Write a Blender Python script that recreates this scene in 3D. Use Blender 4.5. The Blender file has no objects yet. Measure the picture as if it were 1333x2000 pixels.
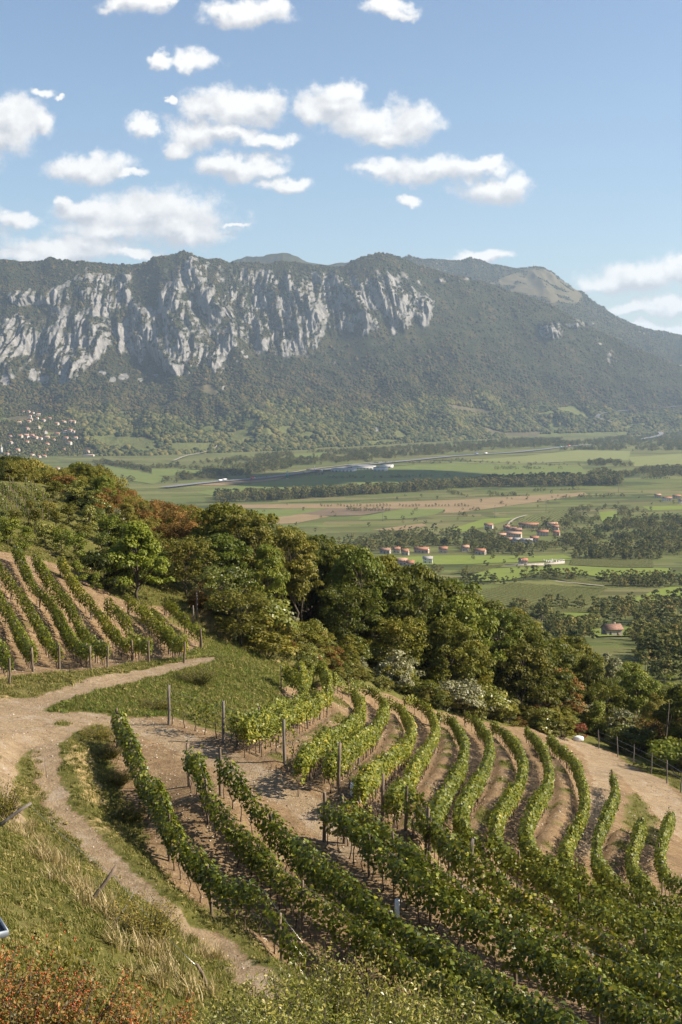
import bpy, bmesh, math, random
import numpy as np
from mathutils import Vector, Matrix
from mathutils.geometry import delaunay_2d_cdt

R = math.radians
SC = bpy.context.scene
COL = SC.collection
rng = np.random.default_rng(11)
random.seed(11)

# ------------------------------------------------------------------ camera
PITCH = R(5.5)                    # looking slightly down over the valley
FPX = 2400.0                      # focal length in photograph pixels (photo 1333 x 2000)
CAMZ = 0.0                        # camera is the datum; the valley floor lies at -200 m
cam_d = bpy.data.cameras.new('camera')
cam = bpy.data.objects.new('camera', cam_d)
COL.objects.link(cam)
cam.location = (0, 0, CAMZ)
cam.rotation_euler = (R(90) - PITCH, 0, 0)
cam_d.sensor_fit = 'VERTICAL'
cam_d.sensor_height = 36.0
cam_d.sensor_width = 24.0
cam_d.lens = 36.0 * FPX / 2000.0
cam_d.clip_start = 0.5
cam_d.clip_end = 60000
SC.camera = cam

# ------------------------------------------------------------------ sun, sky, exposure
SUN_AZ, SUN_EL = R(92), R(37)     # azimuth clockwise from +Y (the view direction)
sun_d = bpy.data.lights.new('sun', 'SUN')
sun_d.energy = 5.0
sun_d.angle = R(0.53)
sun_d.color = (1.0, 0.885, 0.72)
sun = bpy.data.objects.new('sun', sun_d)
COL.objects.link(sun)
TO_SUN = Vector((math.cos(SUN_EL) * math.sin(SUN_AZ), math.cos(SUN_EL) * math.cos(SUN_AZ), math.sin(SUN_EL)))
sun.rotation_euler = TO_SUN.to_track_quat('Z', 'Y').to_euler()

SC.view_settings.view_transform = 'Standard'
SC.view_settings.look = 'None'
SC.view_settings.exposure = 1.12
SC.view_settings.gamma = 1.0
SC.view_settings.use_curve_mapping = False
SC.cycles.use_denoising = True
SC.cycles.max_bounces = 5
SC.cycles.diffuse_bounces = 1
SC.cycles.glossy_bounces = 1
SC.cycles.transmission_bounces = 3
SC.cycles.volume_bounces = 0
SC.cycles.transparent_max_bounces = 4
SC.cycles.sample_clamp_indirect = 4.0
SKY_STRENGTH = 0.072


class NT:
    """small helper to write node trees"""
    def __init__(s, tree):
        s.t = tree
        s.n = tree.nodes
        s.l = tree.links

    def add(s, kind, **kw):
        n = s.n.new(kind)
        for k, v in kw.items():
            setattr(n, k, v)
        return n

    def put(s, sock, v):
        if isinstance(v, bpy.types.NodeSocket):
            s.l.new(v, sock)
        elif v is not None:
            sock.default_value = v

    def math(s, op, a, b=None, c=None, clamp=False):
        n = s.add('ShaderNodeMath', operation=op)
        n.use_clamp = clamp
        s.put(n.inputs[0], a)
        if b is not None:
            s.put(n.inputs[1], b)
        if c is not None:
            s.put(n.inputs[2], c)
        return n.outputs[0]

    def vmath(s, op, a, b=None, scale=None):
        n = s.add('ShaderNodeVectorMath', operation=op)
        s.put(n.inputs[0], a)
        if b is not None:
            s.put(n.inputs[1], b)
        if scale is not None:
            s.put(n.inputs['Scale'], scale)
        return n.outputs['Value'] if op in ('LENGTH', 'DOT_PRODUCT', 'DISTANCE') else n.outputs['Vector']

    def noise(s, vec, scale, detail=4, rough=0.55, dist=0.0, out='Fac'):
        n = s.add('ShaderNodeTexNoise')
        if vec is not None:
            s.l.new(vec, n.inputs['Vector'])
        n.inputs['Scale'].default_value = scale
        n.inputs['Detail'].default_value = detail
        n.inputs['Roughness'].default_value = rough
        n.inputs['Distortion'].default_value = dist
        return n.outputs[out]

    def ramp(s, fac, stops, interp='LINEAR'):
        n = s.add('ShaderNodeValToRGB')
        n.color_ramp.interpolation = interp
        e = n.color_ramp.elements
        while len(e) < len(stops):
            e.new(0.5)
        for i, (p, c) in enumerate(stops):
            e[i].position = p
            e[i].color = (c[0], c[1], c[2], 1) if len(c) == 3 else c
        s.put(n.inputs[0], fac)
        return n.outputs[0]

    def smooth(s, v, a, b):
        n = s.add('ShaderNodeMapRange', interpolation_type='SMOOTHSTEP')
        s.put(n.inputs['Value'], v)
        n.inputs['From Min'].default_value = a
        n.inputs['From Max'].default_value = b
        return n.outputs['Result']

    def mix(s, fac, a, b, mode='MIX'):
        n = s.add('ShaderNodeMix', data_type='RGBA', blend_type=mode)
        s.put(n.inputs[0], fac)
        for sock, v in ((n.inputs[6], a), (n.inputs[7], b)):
            if isinstance(v, bpy.types.NodeSocket):
                s.l.new(v, sock)
            else:
                sock.default_value = (v[0], v[1], v[2], 1)
        return n.outputs[2]

    def sep(s, v):
        n = s.add('ShaderNodeSeparateXYZ')
        s.l.new(v, n.inputs[0])
        return n.outputs

    def comb(s, x, y, z):
        n = s.add('ShaderNodeCombineXYZ')
        for i, v in enumerate((x, y, z)):
            s.put(n.inputs[i], v)
        return n.outputs[0]


CP, SP = math.cos(PITCH), math.sin(PITCH)


def ray(px, py):
    """direction of a photograph pixel, scaled to unit optical depth"""
    a = (np.asarray(px, float) - 666.5) / FPX
    b = (1000.0 - np.asarray(py, float)) / FPX
    return a, CP + b * SP, b * CP - SP


def pt(px, py, D):
    x, y, z = ray(px, py)
    return np.stack([x * D, y * D, z * D + CAMZ], -1)


def project(P):
    P = np.asarray(P, float)
    x, y, z = P[..., 0], P[..., 1], P[..., 2] - CAMZ
    D = y * CP - z * SP
    v = y * SP + z * CP
    return 666.5 + FPX * x / D, 1000 - FPX * v / D, D


# the fair-weather clouds, each a handful of puffs: (x, y, half width, half height) of their outline
PUFFS = [
 (270,10,55,22),(235,12,25,12),(310,6,30,14),(490,28,78,22),(440,27,30,14),(530,18,40,20),(755,18,40,16),(770,32,24,10),
 (306,118,20,15),(380,124,46,17),(345,122,26,9),(80,182,24,9),(121,190,13,6),
 (25,240,62,46),(78,240,30,24),(10,270,46,24),(282,253,36,17),(332,206,9,8),
 (470,208,94,32),(400,216,52,20),(520,196,42,26),(380,262,60,28),(345,284,30,18),(440,258,60,18),(520,271,52,13),
 (650,208,64,38),(612,222,34,24),(712,240,66,34),(803,240,58,36),(760,264,70,16),(660,182,48,22),
 (175,322,76,24),(140,322,42,20),(250,332,30,9),(470,324,86,26),(430,322,45,22),(560,357,44,14),(530,326,32,14),
 (770,335,70,23),(850,326,76,25),(930,317,58,17),(962,366,72,28),(1002,358,34,26),(726,337,32,12),(808,388,24,11),
 (285,420,160,46),(180,405,80,22),(350,448,96,24),(220,446,104,20),(128,386,26,12),(455,428,34,5),
 (25,425,44,16),(130,484,130,24),(170,468,60,20),(40,497,60,12),(250,490,56,10),
 (940,506,66,13),(1230,538,100,26),(1185,542,56,16),(1290,528,60,26),(1340,522,60,28),(1400,535,90,32),
 (1260,603,90,13),(1333,592,80,16),(1290,640,90,11),
 (-90,300,90,40),(-110,440,120,40),(1480,330,90,30),(1450,120,80,26),(1520,600,120,30),
 (60,-90,80,30),(900,-110,100,30),(560,-140,90,26),(1260,-160,80,30),
]


def build_world():
    w = bpy.data.worlds.new('World')
    SC.world = w
    w.use_nodes = True
    w.cycles.sampling_method = 'MANUAL'
    w.cycles.sample_map_resolution = 256
    t = NT(w.node_tree)
    t.n.clear()
    out = t.add('ShaderNodeOutputWorld')
    bg = t.add('ShaderNodeBackground')
    bg.inputs['Strength'].default_value = SKY_STRENGTH
    t.l.new(bg.outputs[0], out.inputs[0])
    sky = t.add('ShaderNodeTexSky', sky_type='NISHITA')
    sky.sun_disc = False
    sky.sun_elevation = SUN_EL
    sky.sun_rotation = SUN_AZ
    sky.altitude = 300
    sky.air_density = 1.0
    sky.dust_density = 1.1
    sky.ozone_density = 1.7
    geo = t.add('ShaderNodeTexCoord')
    d = geo.outputs['Generated']
    x, y, z = t.sep(d)
    ys = t.math('MAXIMUM', y, 0.05)
    X = t.math('DIVIDE', x, ys)
    Z = t.math('DIVIDE', z, ys)
    P0 = t.comb(X, Z, 0.0)
    warp = t.noise(P0, 22.0, 5, 0.62, out='Color')
    wv = t.vmath('SUBTRACT', warp, (0.5, 0.5, 0.5))
    wv = t.vmath('MULTIPLY', wv, (0.05, 0.036, 0.0))
    P = t.vmath('ADD', P0, wv)
    def field(Pv):
        acc = None
        for (px, py, rx, ry) in PUFFS:
            a, b, c = ray(px, py)
            cx, cz = float(a / b), float(c / b)
            rx, ry = rx * 1.14, ry * 1.20
            q = t.vmath('MULTIPLY_ADD', Pv, (FPX / rx, FPX / ry, 0))
            q.node.inputs[2].default_value = (-cx * FPX / rx, -cz * FPX / ry, 0)
            f = t.math('SUBTRACT', 1.0, t.vmath('LENGTH', q))
            acc = f if acc is None else t.math('SMOOTH_MAX', acc, f, 0.18)
        return acc
    acc = field(P)
    acc2 = field(t.vmath('ADD', P, (0.0030, 0.0075, 0.0)))
    det = t.noise(P0, 60.0, 8, 0.66)
    det = t.math('SUBTRACT', det, 0.5)
    dens = t.math('MULTIPLY_ADD', det, 1.25, acc)
    # scattered small cumulus over the rest of the sky, behind and to the sides of the view
    zs = t.math('MAXIMUM', z, 0.08)
    Q = t.comb(t.math('DIVIDE', x, zs), t.math('DIVIDE', y, zs), 0.0)
    far = t.noise(Q, 1.5, 8, 0.6)
    far = t.math('MULTIPLY', t.math('SUBTRACT', far, 0.60), 5.0)
    front = t.smooth(t.math('SUBTRACT', y, t.math('ABSOLUTE', x)), 0.25, 0.5)
    fr2 = t.math('MULTIPLY', front, 1.0)
    low_f = t.smooth(z, 0.75, 0.6)
    fr2 = t.math('MULTIPLY', fr2, low_f)
    dens = t.math('ADD', t.math('MULTIPLY', dens, fr2), t.math('MULTIPLY', far, t.math('SUBTRACT', 1.0, fr2)))
    up = t.smooth(z, -0.02, 0.03)
    alpha = t.math('MULTIPLY', t.smooth(dens, -0.16, 0.48), up)
    # self-shading of the puffs: the same relief sampled a little towards the sun
    r1 = t.noise(P0, 34.0, 4, 0.6)
    P1 = t.vmath('ADD', P0, (0.006, 0.009, 0.0))
    r2 = t.noise(P1, 34.0, 4, 0.6)
    rel = t.math('SUBTRACT', r1, r2)
    side = t.math('SUBTRACT', acc, acc2)
    lit = t.math('ADD', t.math('MULTIPLY', rel, 1.7), t.math('MULTIPLY_ADD', side, 1.0, 0.52), clamp=True)
    ccol = t.mix(lit, (4.1, 4.2, 4.5), (7.1, 7.0, 6.8))
    col = t.mix(t.math('MULTIPLY', alpha, 0.96), sky.outputs[0], ccol)
    t.l.new(col, bg.inputs['Color'])


build_world()
# ------------------------------------------------------------------ numpy noise
def _hash(ix, iy, iz, seed):
    h = (ix * 374761393 + iy * 668265263 + iz * 2147483647 + seed * 974711) & 0xFFFFFFFF
    h = ((h ^ (h >> 13)) * 1274126177) & 0xFFFFFFFF
    h = h ^ (h >> 16)
    return (h & 0xFFFFFF) / float(0xFFFFFF)


def vnoise(x, y, z=0.0, seed=0):
    x, y, z = np.broadcast_arrays(np.asarray(x, float), np.asarray(y, float), np.asarray(z, float))
    ix, iy, iz = np.floor(x).astype(np.int64), np.floor(y).astype(np.int64), np.floor(z).astype(np.int64)
    fx, fy, fz = x - ix, y - iy, z - iz
    u, v, w = fx * fx * (3 - 2 * fx), fy * fy * (3 - 2 * fy), fz * fz * (3 - 2 * fz)
    r = 0
    for dx in (0, 1):
        for dy in (0, 1):
            for dz in (0, 1):
                r = r + _hash(ix + dx, iy + dy, iz + dz, seed) * (u if dx else 1 - u) * (v if dy else 1 - v) * (w if dz else 1 - w)
    return r * 2 - 1


def fbm(x, y, z=0.0, oct=4, seed=0, gain=0.5, ridged=False):
    a, f, s, n = 1.0, 1.0, 0.0, 0.0
    for o in range(oct):
        v = vnoise(np.asarray(x) * f + 17.3 * o, np.asarray(y) * f - 9.1 * o, np.asarray(z) * f, seed + o)
        if ridged:
            v = 1 - 2 * np.abs(v)
        s = s + a * v
        n += a
        a *= gain
        f *= 2.03
    return s / n


def sstep(a, b, v):
    t = np.clip((v - a) / (b - a), 0, 1)
    return t * t * (3 - 2 * t)


# ------------------------------------------------------------------ mesh helpers
def mesh_np(name, V, F, attrs=None, smooth=False, mats=(), fmat=None):
    """mesh from arrays; F is (n,3) or (n,4)"""
    me = bpy.data.meshes.new(name)
    V = np.asarray(V, np.float32)
    F = np.asarray(F, np.int32)
    k = F.shape[1]
    me.vertices.add(len(V))
    me.vertices.foreach_set('co', V.ravel())
    me.loops.add(F.size)
    me.loops.foreach_set('vertex_index', F.ravel())
    me.polygons.add(len(F))
    me.polygons.foreach_set('loop_start', np.arange(0, F.size, k, dtype=np.int32))
    me.polygons.foreach_set('loop_total', np.full(len(F), k, np.int32))
    if smooth:
        me.polygons.foreach_set('use_smooth', np.ones(len(F), bool))
    for m in mats:
        me.materials.append(m)
    if fmat is not None:
        me.polygons.foreach_set('material_index', np.asarray(fmat, np.int32))
    for an, av in (attrs or {}).items():
        av = np.asarray(av, np.float32)
        dom = 'POINT' if len(av) == len(V) else 'FACE'
        at_ = me.attributes.new(an, 'FLOAT', dom)
        at_.data.foreach_set('value', av)
    me.update()
    me.validate()
    return me


def link(name, me, parent=None, **props):
    o = bpy.data.objects.new(name, me)
    COL.objects.link(o)
    if parent is not None:
        o.parent = parent
    for k, v in props.items():
        o[k] = v
    return o


def empty(name, loc, rz=0.0, **props):
    o = bpy.data.objects.new(name, None)
    COL.objects.link(o)
    o.location = [float(c) for c in loc]
    o.rotation_euler = (0, 0, rz)
    o.empty_display_size = 0.3
    for k, v in props.items():
        o[k] = v
    return o


def grid_faces(nr, nc):
    i = np.arange(nr * nc).reshape(nr, nc)
    return np.stack([i[:-1, :-1], i[:-1, 1:], i[1:, 1:], i[1:, :-1]], -1).reshape(-1, 4)


# ------------------------------------------------------------------ the lie of the land
# photograph pixel and distance of points judged on the near hillside
CTRL = [
 (330,1415,64),(437,1450,60),(556,1494,60),(662,1547,56),(746,1608,51),(833,1675,49),(921,1740,46),
 (372,1545,50),(560,1810,40),(240,1465,58),(470,1881,32.4),
 (50,1450,55),(130,1620,46),(250,1730,38),(400,1832,33.5),(540,1932,31.5),
 (10,1640,38),(150,1750,30),(280,1850,27),(100,1900,21),(400,1990,25),(1333,1990,38),
 (633,1652,50),(690,1715,46),(850,1830,42),(1100,1985,37),(1000,1920,39.5),(1200,1960,40),
 (62,1306,75),(113,1303,78),(290,1290,88),(390,1270,92),(470,1280,84),(560,1330,86),(480,1390,72),(200,1330,72),(100,1400,63),(0,1345,68),
 (30,1120,95),(120,1130,99),(330,1190,105),(0,1120,93),(50,1000,125),(100,947,150),(20,962,138),(200,1000,138),(300,1100,122),
 (560,1340,99),(640,1335,112),(700,1350,115),(800,1400,115),(900,1430,118),(1027,1446,122),(1090,1460,125),(1130,1448,132),
 (1290,1530,108),(1333,1570,99),(1000,1600,70),(1130,1700,66),(1290,1735,66),(900,1600,64),(1333,1640,86),(1250,1850,51),(1000,1780,50),
 (1200,1520,104),(1100,1560,84),(800,1500,76),(700,1440,82),
 (450,1230,106),(560,1260,112),(700,1290,125),(850,1370,128),(1000,1400,138),(1200,1450,142),(1333,1500,130),
]
WPTS = [  # x, y, z of points farther off or out of sight
 (0,0,-2.4),(-9,6,-4.5),(10,6,-8.5),(0,-20,3),(-30,-15,2),(30,-15,-5),(0,12,-9.5),(0,18,-12.6),(0,24,-15.0),(0.5,28,-16.4),(4,30,-17.2),(9,31,-17.8),(6,20,-15),(14,32,-18.4),(14,20,-16),(-3.5,24,-13.4),(-40,20,-6),(45,25,-22),(60,55,-29),(-45,50,-12),
 (-50,80,-11),(-60,110,-9),(-45,165,-15),(-30,168,-17),(-65,150,-10),(-75,185,-17),(-50,186,-18),(-32,190,-20),(-22,168,-24),(-5,150,-29.5),(15,158,-37),(34,170,-44),(48,168,-47),
 (80,140,-50),(75,90,-40),(85,180,-58),(0,200,-48),(40,210,-62),(-60,210,-26),(110,120,-60),(-90,60,-4),(-100,120,-2),
]
_c = np.array(CTRL, float)
# the lowest near row stands well below the footpath: its top line and distances
N1_TOP = np.array([(230,1396,58),(256,1460,54),(290,1540,50),(340,1617,45.5),(400,1684,43),(470,1752,41),(540,1822,39.5),(592,1868,38.5)], float)
N1_FOOT = pt(N1_TOP[:, 0], N1_TOP[:, 1], N1_TOP[:, 2]) - np.array([0, 0, 1.75])
_P = np.concatenate([pt(_c[:, 0], _c[:, 1], _c[:, 2]), np.array(WPTS, float), N1_FOOT[2:]])


def _tps_fit(P, lam=1.5):
    n = len(P)
    r = np.linalg.norm(P[:, None, :2] - P[None, :, :2], axis=-1) / 50
    K = np.where(r > 0, r * r * np.log(r + 1e-9), 0) + np.eye(n) * lam * 1e-3
    Q = np.concatenate([np.ones((n, 1)), P[:, :2] / 50], 1)
    A = np.block([[K, Q], [Q.T, np.zeros((3, 3))]])
    return np.linalg.solve(A, np.concatenate([P[:, 2], np.zeros(3)]))


_W = _tps_fit(_P)


def tps(x, y):
    x, y = np.asarray(x, float), np.asarray(y, float)
    r = np.hypot(x[..., None] - _P[:, 0], y[..., None] - _P[:, 1]) / 50
    return (r * r * np.log(r + 1e-9)) @ _W[:-3] + _W[-3] + _W[-2] * x / 50 + _W[-1] * y / 50


_ZV = np.array([(0,-10),(180,-55),(300,-78),(450,-96),(600,-118),(800,-137),(1250,-171),(1650,-192),(2000,-199.5),(2500,-200),(40000,-200)], float)


def zvalley(x, y):
    z = np.interp(y, _ZV[:, 0], _ZV[:, 1])
    roll = fbm(np.asarray(x) / 260, np.asarray(y) / 260, 0, 3, 51) * 9 * (1 - sstep(900, 1700, y)) * sstep(250, 420, y)
    return z + roll


# near hillside sampled on a regular grid
GX0, GX1, GY0, GY1, GS = -110.0, 125.0, -24.0, 262.0, 0.36
gx = np.arange(GX0, GX1 + 1e-6, GS)
gy = np.arange(GY0, GY1 + 1e-6, GS)
XX, YY = np.meshgrid(gx, gy)
ZZ = np.concatenate([tps(XX[i:i + 40], YY[i:i + 40]) for i in range(0, len(gy), 40)])
ZZ = ZZ + 0.10 * fbm(XX / 3.1, YY / 3.1, 0, 3, 5) + 0.22 * fbm(XX / 9.0, YY / 9.0, 0, 2, 8)
_b = sstep(190, 262, YY)
ZZ = ZZ * (1 - _b) + zvalley(XX, YY) * _b


def Zg(x, y):
    """height of the land anywhere"""
    x, y = np.asarray(x, float), np.asarray(y, float)
    fx = np.clip((x - GX0) / GS, 0, len(gx) - 1.001)
    fy = np.clip((y - GY0) / GS, 0, len(gy) - 1.001)
    i, j = fx.astype(int), fy.astype(int)
    u, v = fx - i, fy - j
    near = (ZZ[j, i] * (1 - u) + ZZ[j, i + 1] * u) * (1 - v) + (ZZ[j + 1, i] * (1 - u) + ZZ[j + 1, i + 1] * u) * v
    inside = (x >= GX0) & (x <= GX1) & (y <= GY1)
    return np.where(inside, near, zvalley(x, y))


_DS = np.concatenate([np.arange(6, 260, 0.4), np.geomspace(260, 9000, 700)])


def at(px, py, h=0.0, dmin=17.0):
    """where the line of sight through a photograph pixel meets the land (raised by h)"""
    px, py = np.broadcast_arrays(np.atleast_1d(np.asarray(px, float)), np.atleast_1d(np.asarray(py, float)))
    out = np.zeros((len(px), 3))
    for k in range(len(px)):
        a, b, c = ray(px[k], py[k])
        x, y, z = a * _DS, b * _DS, c * _DS
        g = z - (Zg(x, y) + h)
        g[_DS < dmin] = 1.0
        neg = np.nonzero(g < 0)[0]
        i = neg[0] if len(neg) else len(_DS) - 1
        if i == 0:
            D = _DS[0]
        else:
            g0, g1 = g[i - 1], g[i]
            D = _DS[i - 1] + (_DS[i] - _DS[i - 1]) * (g0 / (g0 - g1 + 1e-12))
        out[k] = (a * D, b * D, c * D)
    out[:, 2] -= h
    return out


def at1(px, py, h=0.0, dmin=17.0):
    return at(px, py, h, dmin)[0]


def inpoly(x, y, poly):
    poly = np.asarray(poly, float)
    x, y = np.asarray(x, float), np.asarray(y, float)
    ins = np.zeros(x.shape, bool)
    n = len(poly)
    for i in range(n):
        x0, y0 = poly[i, :2]
        x1, y1 = poly[(i + 1) % n, :2]
        if y0 == y1:
            continue
        c = ((y0 > y) != (y1 > y)) & (x < (x1 - x0) * (y - y0) / (y1 - y0) + x0)
        ins ^= c
    return ins


def dist_line(x, y, line):
    """distance to a polyline in plan"""
    line = np.asarray(line, float)[:, :2]
    d = np.full(np.shape(x), 1e9)
    for (ax, ay), (bx, by) in zip(line[:-1], line[1:]):
        ux, uy = bx - ax, by - ay
        L = ux * ux + uy * uy + 1e-9
        t = np.clip(((x - ax) * ux + (y - ay) * uy) / L, 0, 1)
        d = np.minimum(d, np.hypot(x - ax - t * ux, y - ay - t * uy))
    return d


def smooth_line(P, step):
    """Catmull-Rom through the points, resampled evenly"""
    P = np.asarray(P, float)
    Q = np.concatenate([[2 * P[0] - P[1]], P, [2 * P[-1] - P[-2]]])
    out = []
    for i in range(1, len(Q) - 2):
        t = np.linspace(0, 1, 24, endpoint=False)[:, None]
        p0, p1, p2, p3 = Q[i - 1], Q[i], Q[i + 1], Q[i + 2]
        out.append(0.5 * ((2 * p1) + (-p0 + p2) * t + (2 * p0 - 5 * p1 + 4 * p2 - p3) * t * t + (-p0 + 3 * p1 - 3 * p2 + p3) * t ** 3))
    out = np.concatenate(out + [P[-1:]])
    s = np.concatenate([[0], np.cumsum(np.linalg.norm(np.diff(out[:, :2], axis=0), axis=1))])
    n = max(2, int(s[-1] / step) + 1)
    q = np.linspace(0, s[-1], n)
    return np.stack([np.interp(q, s, out[:, k]) for k in range(out.shape[1])], -1)
# ------------------------------------------------------------------ materials
def new_mat(name):
    m = bpy.data.materials.new(name)
    m.use_nodes = True
    t = NT(m.node_tree)
    b = t.n['Principled BSDF']
    return m, t, b


def plain(name, col, rough=0.8, spec=0.3, metal=0.0, var=0.12, scale=6.0):
    """one colour with mild weathering and grain"""
    m, t, b = new_mat(name)
    tc = t.add('ShaderNodeTexCoord').outputs['Object']
    n = t.noise(tc, scale, 6, 0.65)
    c0 = tuple(c * (1 - var * 1.6) for c in col)
    c1 = tuple(min(1, c * (1 + var)) for c in col)
    t.l.new(t.ramp(n, [(0.3, c0), (0.7, c1)]), b.inputs['Base Color'])
    b.inputs['Roughness'].default_value = rough
    b.inputs['Specular IOR Level'].default_value = spec
    b.inputs['Metallic'].default_value = metal
    return m


def attr(t, name, typ='GEOMETRY'):
    n = t.add('ShaderNodeAttribute', attribute_name=name, attribute_type=typ)
    return n.outputs['Fac']


def leaf_mat(name, stops, patch=None, patch_scale=0.25, transl=0.26, rough=0.5, spec=0.35, objvar=True, objamt=0.42):
    """foliage: colour by leaf, drifting from plant to plant, with light coming through the blades"""
    m, t, b = new_mat(name)
    r = attr(t, 'rnd')
    oi = t.add('ShaderNodeObjectInfo')
    geo = t.add('ShaderNodeNewGeometry')
    v = t.math('MULTIPLY', r, 0.75)
    nz = t.noise(geo.outputs['Position'], patch_scale, 3, 0.6)
    v = t.math('ADD', v, t.math('MULTIPLY', t.math('SUBTRACT', nz, 0.5), 0.55))
    if objvar:
        v = t.math('ADD', v, t.math('MULTIPLY', t.math('SUBTRACT', oi.outputs['Random'], 0.5), objamt))
    v = t.math('ADD', v, 0.12, clamp=True)
    col = t.ramp(v, stops)
    t.l.new(col, b.inputs['Base Color'])
    b.inputs['Roughness'].default_value = rough
    b.inputs['Specular IOR Level'].default_value = spec
    tr = t.add('ShaderNodeBsdfTranslucent')
    tc = t.mix(0.5, col, (0.55, 0.62, 0.12), 'MULTIPLY')
    t.l.new(t.mix(0.35, col, (0.30, 0.34, 0.04)), tr.inputs['Color'])
    mx = t.add('ShaderNodeMixShader')
    mx.inputs[0].default_value = transl
    t.l.new(b.outputs[0], mx.inputs[1])
    t.l.new(tr.outputs[0], mx.inputs[2])
    t.l.new(mx.outputs[0], t.n['Material Output'].inputs['Surface'])
    return m


M = {}
M['leaf_wood'] = leaf_mat('leaf_wood', [(0.0, (0.022, 0.030, 0.005)), (0.3, (0.062, 0.072, 0.009)), (0.6, (0.135, 0.132, 0.016)), (0.85, (0.22, 0.185, 0.026)), (1.0, (0.28, 0.17, 0.035))], patch_scale=0.12, spec=.15, transl=.28)
M['leaf_bright'] = leaf_mat('leaf_bright', [(0.0, (0.050, 0.068, 0.008)), (0.4, (0.105, 0.130, 0.014)), (0.75, (0.185, 0.20, 0.022)), (1.0, (0.29, 0.26, 0.04))], patch_scale=0.2, spec=.2)
M['leaf_fresh'] = leaf_mat('leaf_fresh', [(0.0, (0.075, 0.098, 0.010)), (0.4, (0.145, 0.175, 0.018)), (0.75, (0.22, 0.245, 0.028)), (1.0, (0.32, 0.30, 0.045))], patch_scale=0.2, spec=.2, transl=.3)
M['leaf_rust'] = leaf_mat('leaf_rust', [(0.0, (0.045, 0.034, 0.009)), (0.3, (0.115, 0.066, 0.018)), (0.6, (0.215, 0.105, 0.030)), (0.85, (0.27, 0.15, 0.045)), (1.0, (0.19, 0.16, 0.035))], patch_scale=0.2, spec=.1)
M['leaf_olive'] = leaf_mat('leaf_olive', [(0.0, (0.045, 0.046, 0.008)), (0.4, (0.12, 0.112, 0.018)), (0.75, (0.21, 0.178, 0.030)), (1.0, (0.30, 0.205, 0.045))], patch_scale=0.2, spec=.15)
M['leaf_dark'] = leaf_mat('leaf_dark', [(0.0, (0.016, 0.022, 0.004)), (0.5, (0.045, 0.056, 0.008)), (0.85, (0.085, 0.095, 0.014)), (1.0, (0.14, 0.135, 0.025))], patch_scale=0.2, spec=.15)
M['leaf_silver'] = leaf_mat('leaf_silver', [(0.0, (0.06, 0.065, 0.022)), (0.4, (0.14, 0.14, 0.058)), (0.75, (0.25, 0.24, 0.125)), (1.0, (0.40, 0.37, 0.24))], patch_scale=0.5, transl=0.2)
M['leaf_vine'] = leaf_mat('leaf_vine', [(0.0, (0.022, 0.034, 0.004)), (0.35, (0.060, 0.082, 0.008)), (0.62, (0.135, 0.155, 0.014)), (0.86, (0.25, 0.225, 0.020)), (0.95, (0.40, 0.29, 0.03)), (1.0, (0.34, 0.18, 0.035))], patch_scale=0.22, transl=0.18, rough=0.42, spec=0.28, objamt=0.2)
M['leaf_vinegold'] = leaf_mat('leaf_vinegold', [(0.0, (0.038, 0.052, 0.006)), (0.35, (0.090, 0.110, 0.010)), (0.62, (0.165, 0.175, 0.016)), (0.86, (0.27, 0.23, 0.022)), (0.95, (0.42, 0.29, 0.03)), (1.0, (0.36, 0.19, 0.035))], patch_scale=0.3, transl=0.22, rough=0.45, spec=0.25, objamt=0.2)
M['leaf_shrub'] = leaf_mat('leaf_shrub', [(0.0, (0.045, 0.055, 0.008)), (0.4, (0.12, 0.135, 0.018)), (0.75, (0.235, 0.225, 0.040)), (1.0, (0.40, 0.33, 0.09))], patch_scale=0.5, rough=0.38, spec=0.4)
M['leaf_berry'] = leaf_mat('leaf_berry', [(0.0, (0.05, 0.045, 0.010)), (0.4, (0.13, 0.11, 0.022)), (0.7, (0.23, 0.16, 0.04)), (1.0, (0.32, 0.15, 0.04))], patch_scale=0.7)
M['berry'] = plain('berry', (0.40, 0.085, 0.018), 0.35, 0.5, var=0.3, scale=9)
M['leaf_red'] = leaf_mat('leaf_red', [(0.0, (0.06, 0.015, 0.008)), (0.6, (0.20, 0.035, 0.015)), (1.0, (0.30, 0.09, 0.03))])
M['leaf_valley'] = leaf_mat('leaf_valley', [(0.0, (0.026, 0.036, 0.011)), (0.3, (0.062, 0.072, 0.020)), (0.6, (0.122, 0.122, 0.034)), (0.85, (0.18, 0.158, 0.05)), (1.0, (0.22, 0.16, 0.055))], patch_scale=0.012, transl=0.15, rough=0.8, spec=0.1, objamt=0.75)
M['leaf_mountain'] = leaf_mat('leaf_mountain', [(0.0, (0.008, 0.013, 0.006)), (0.3, (0.020, 0.028, 0.010)), (0.55, (0.042, 0.045, 0.015)), (0.8, (0.080, 0.062, 0.024)), (1.0, (0.125, 0.078, 0.034))], patch_scale=0.005, transl=0.0, rough=0.9, spec=0.05, objamt=0.6)
M['leaf_foothill'] = leaf_mat('leaf_foothill', [(0.0, (0.012, 0.020, 0.007)), (0.3, (0.032, 0.042, 0.013)), (0.6, (0.072, 0.076, 0.022)), (0.85, (0.115, 0.105, 0.032)), (1.0, (0.15, 0.11, 0.04))], patch_scale=0.006, transl=0.0, rough=0.9, spec=0.05, objamt=0.75)
M['leaf_vinefar'] = leaf_mat('leaf_vinefar', [(0.0, (0.04, 0.048, 0.010)), (0.5, (0.095, 0.098, 0.02)), (1.0, (0.18, 0.155, 0.03))], patch_scale=0.03, transl=0.2, rough=0.7, spec=0.15)
M['grass'] = leaf_mat('grass', [(0.0, (0.045, 0.055, 0.010)), (0.35, (0.105, 0.112, 0.020)), (0.62, (0.19, 0.175, 0.045)), (1.0, (0.40, 0.31, 0.13))], patch_scale=0.35, transl=0.35, rough=0.55, spec=0.2)
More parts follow.
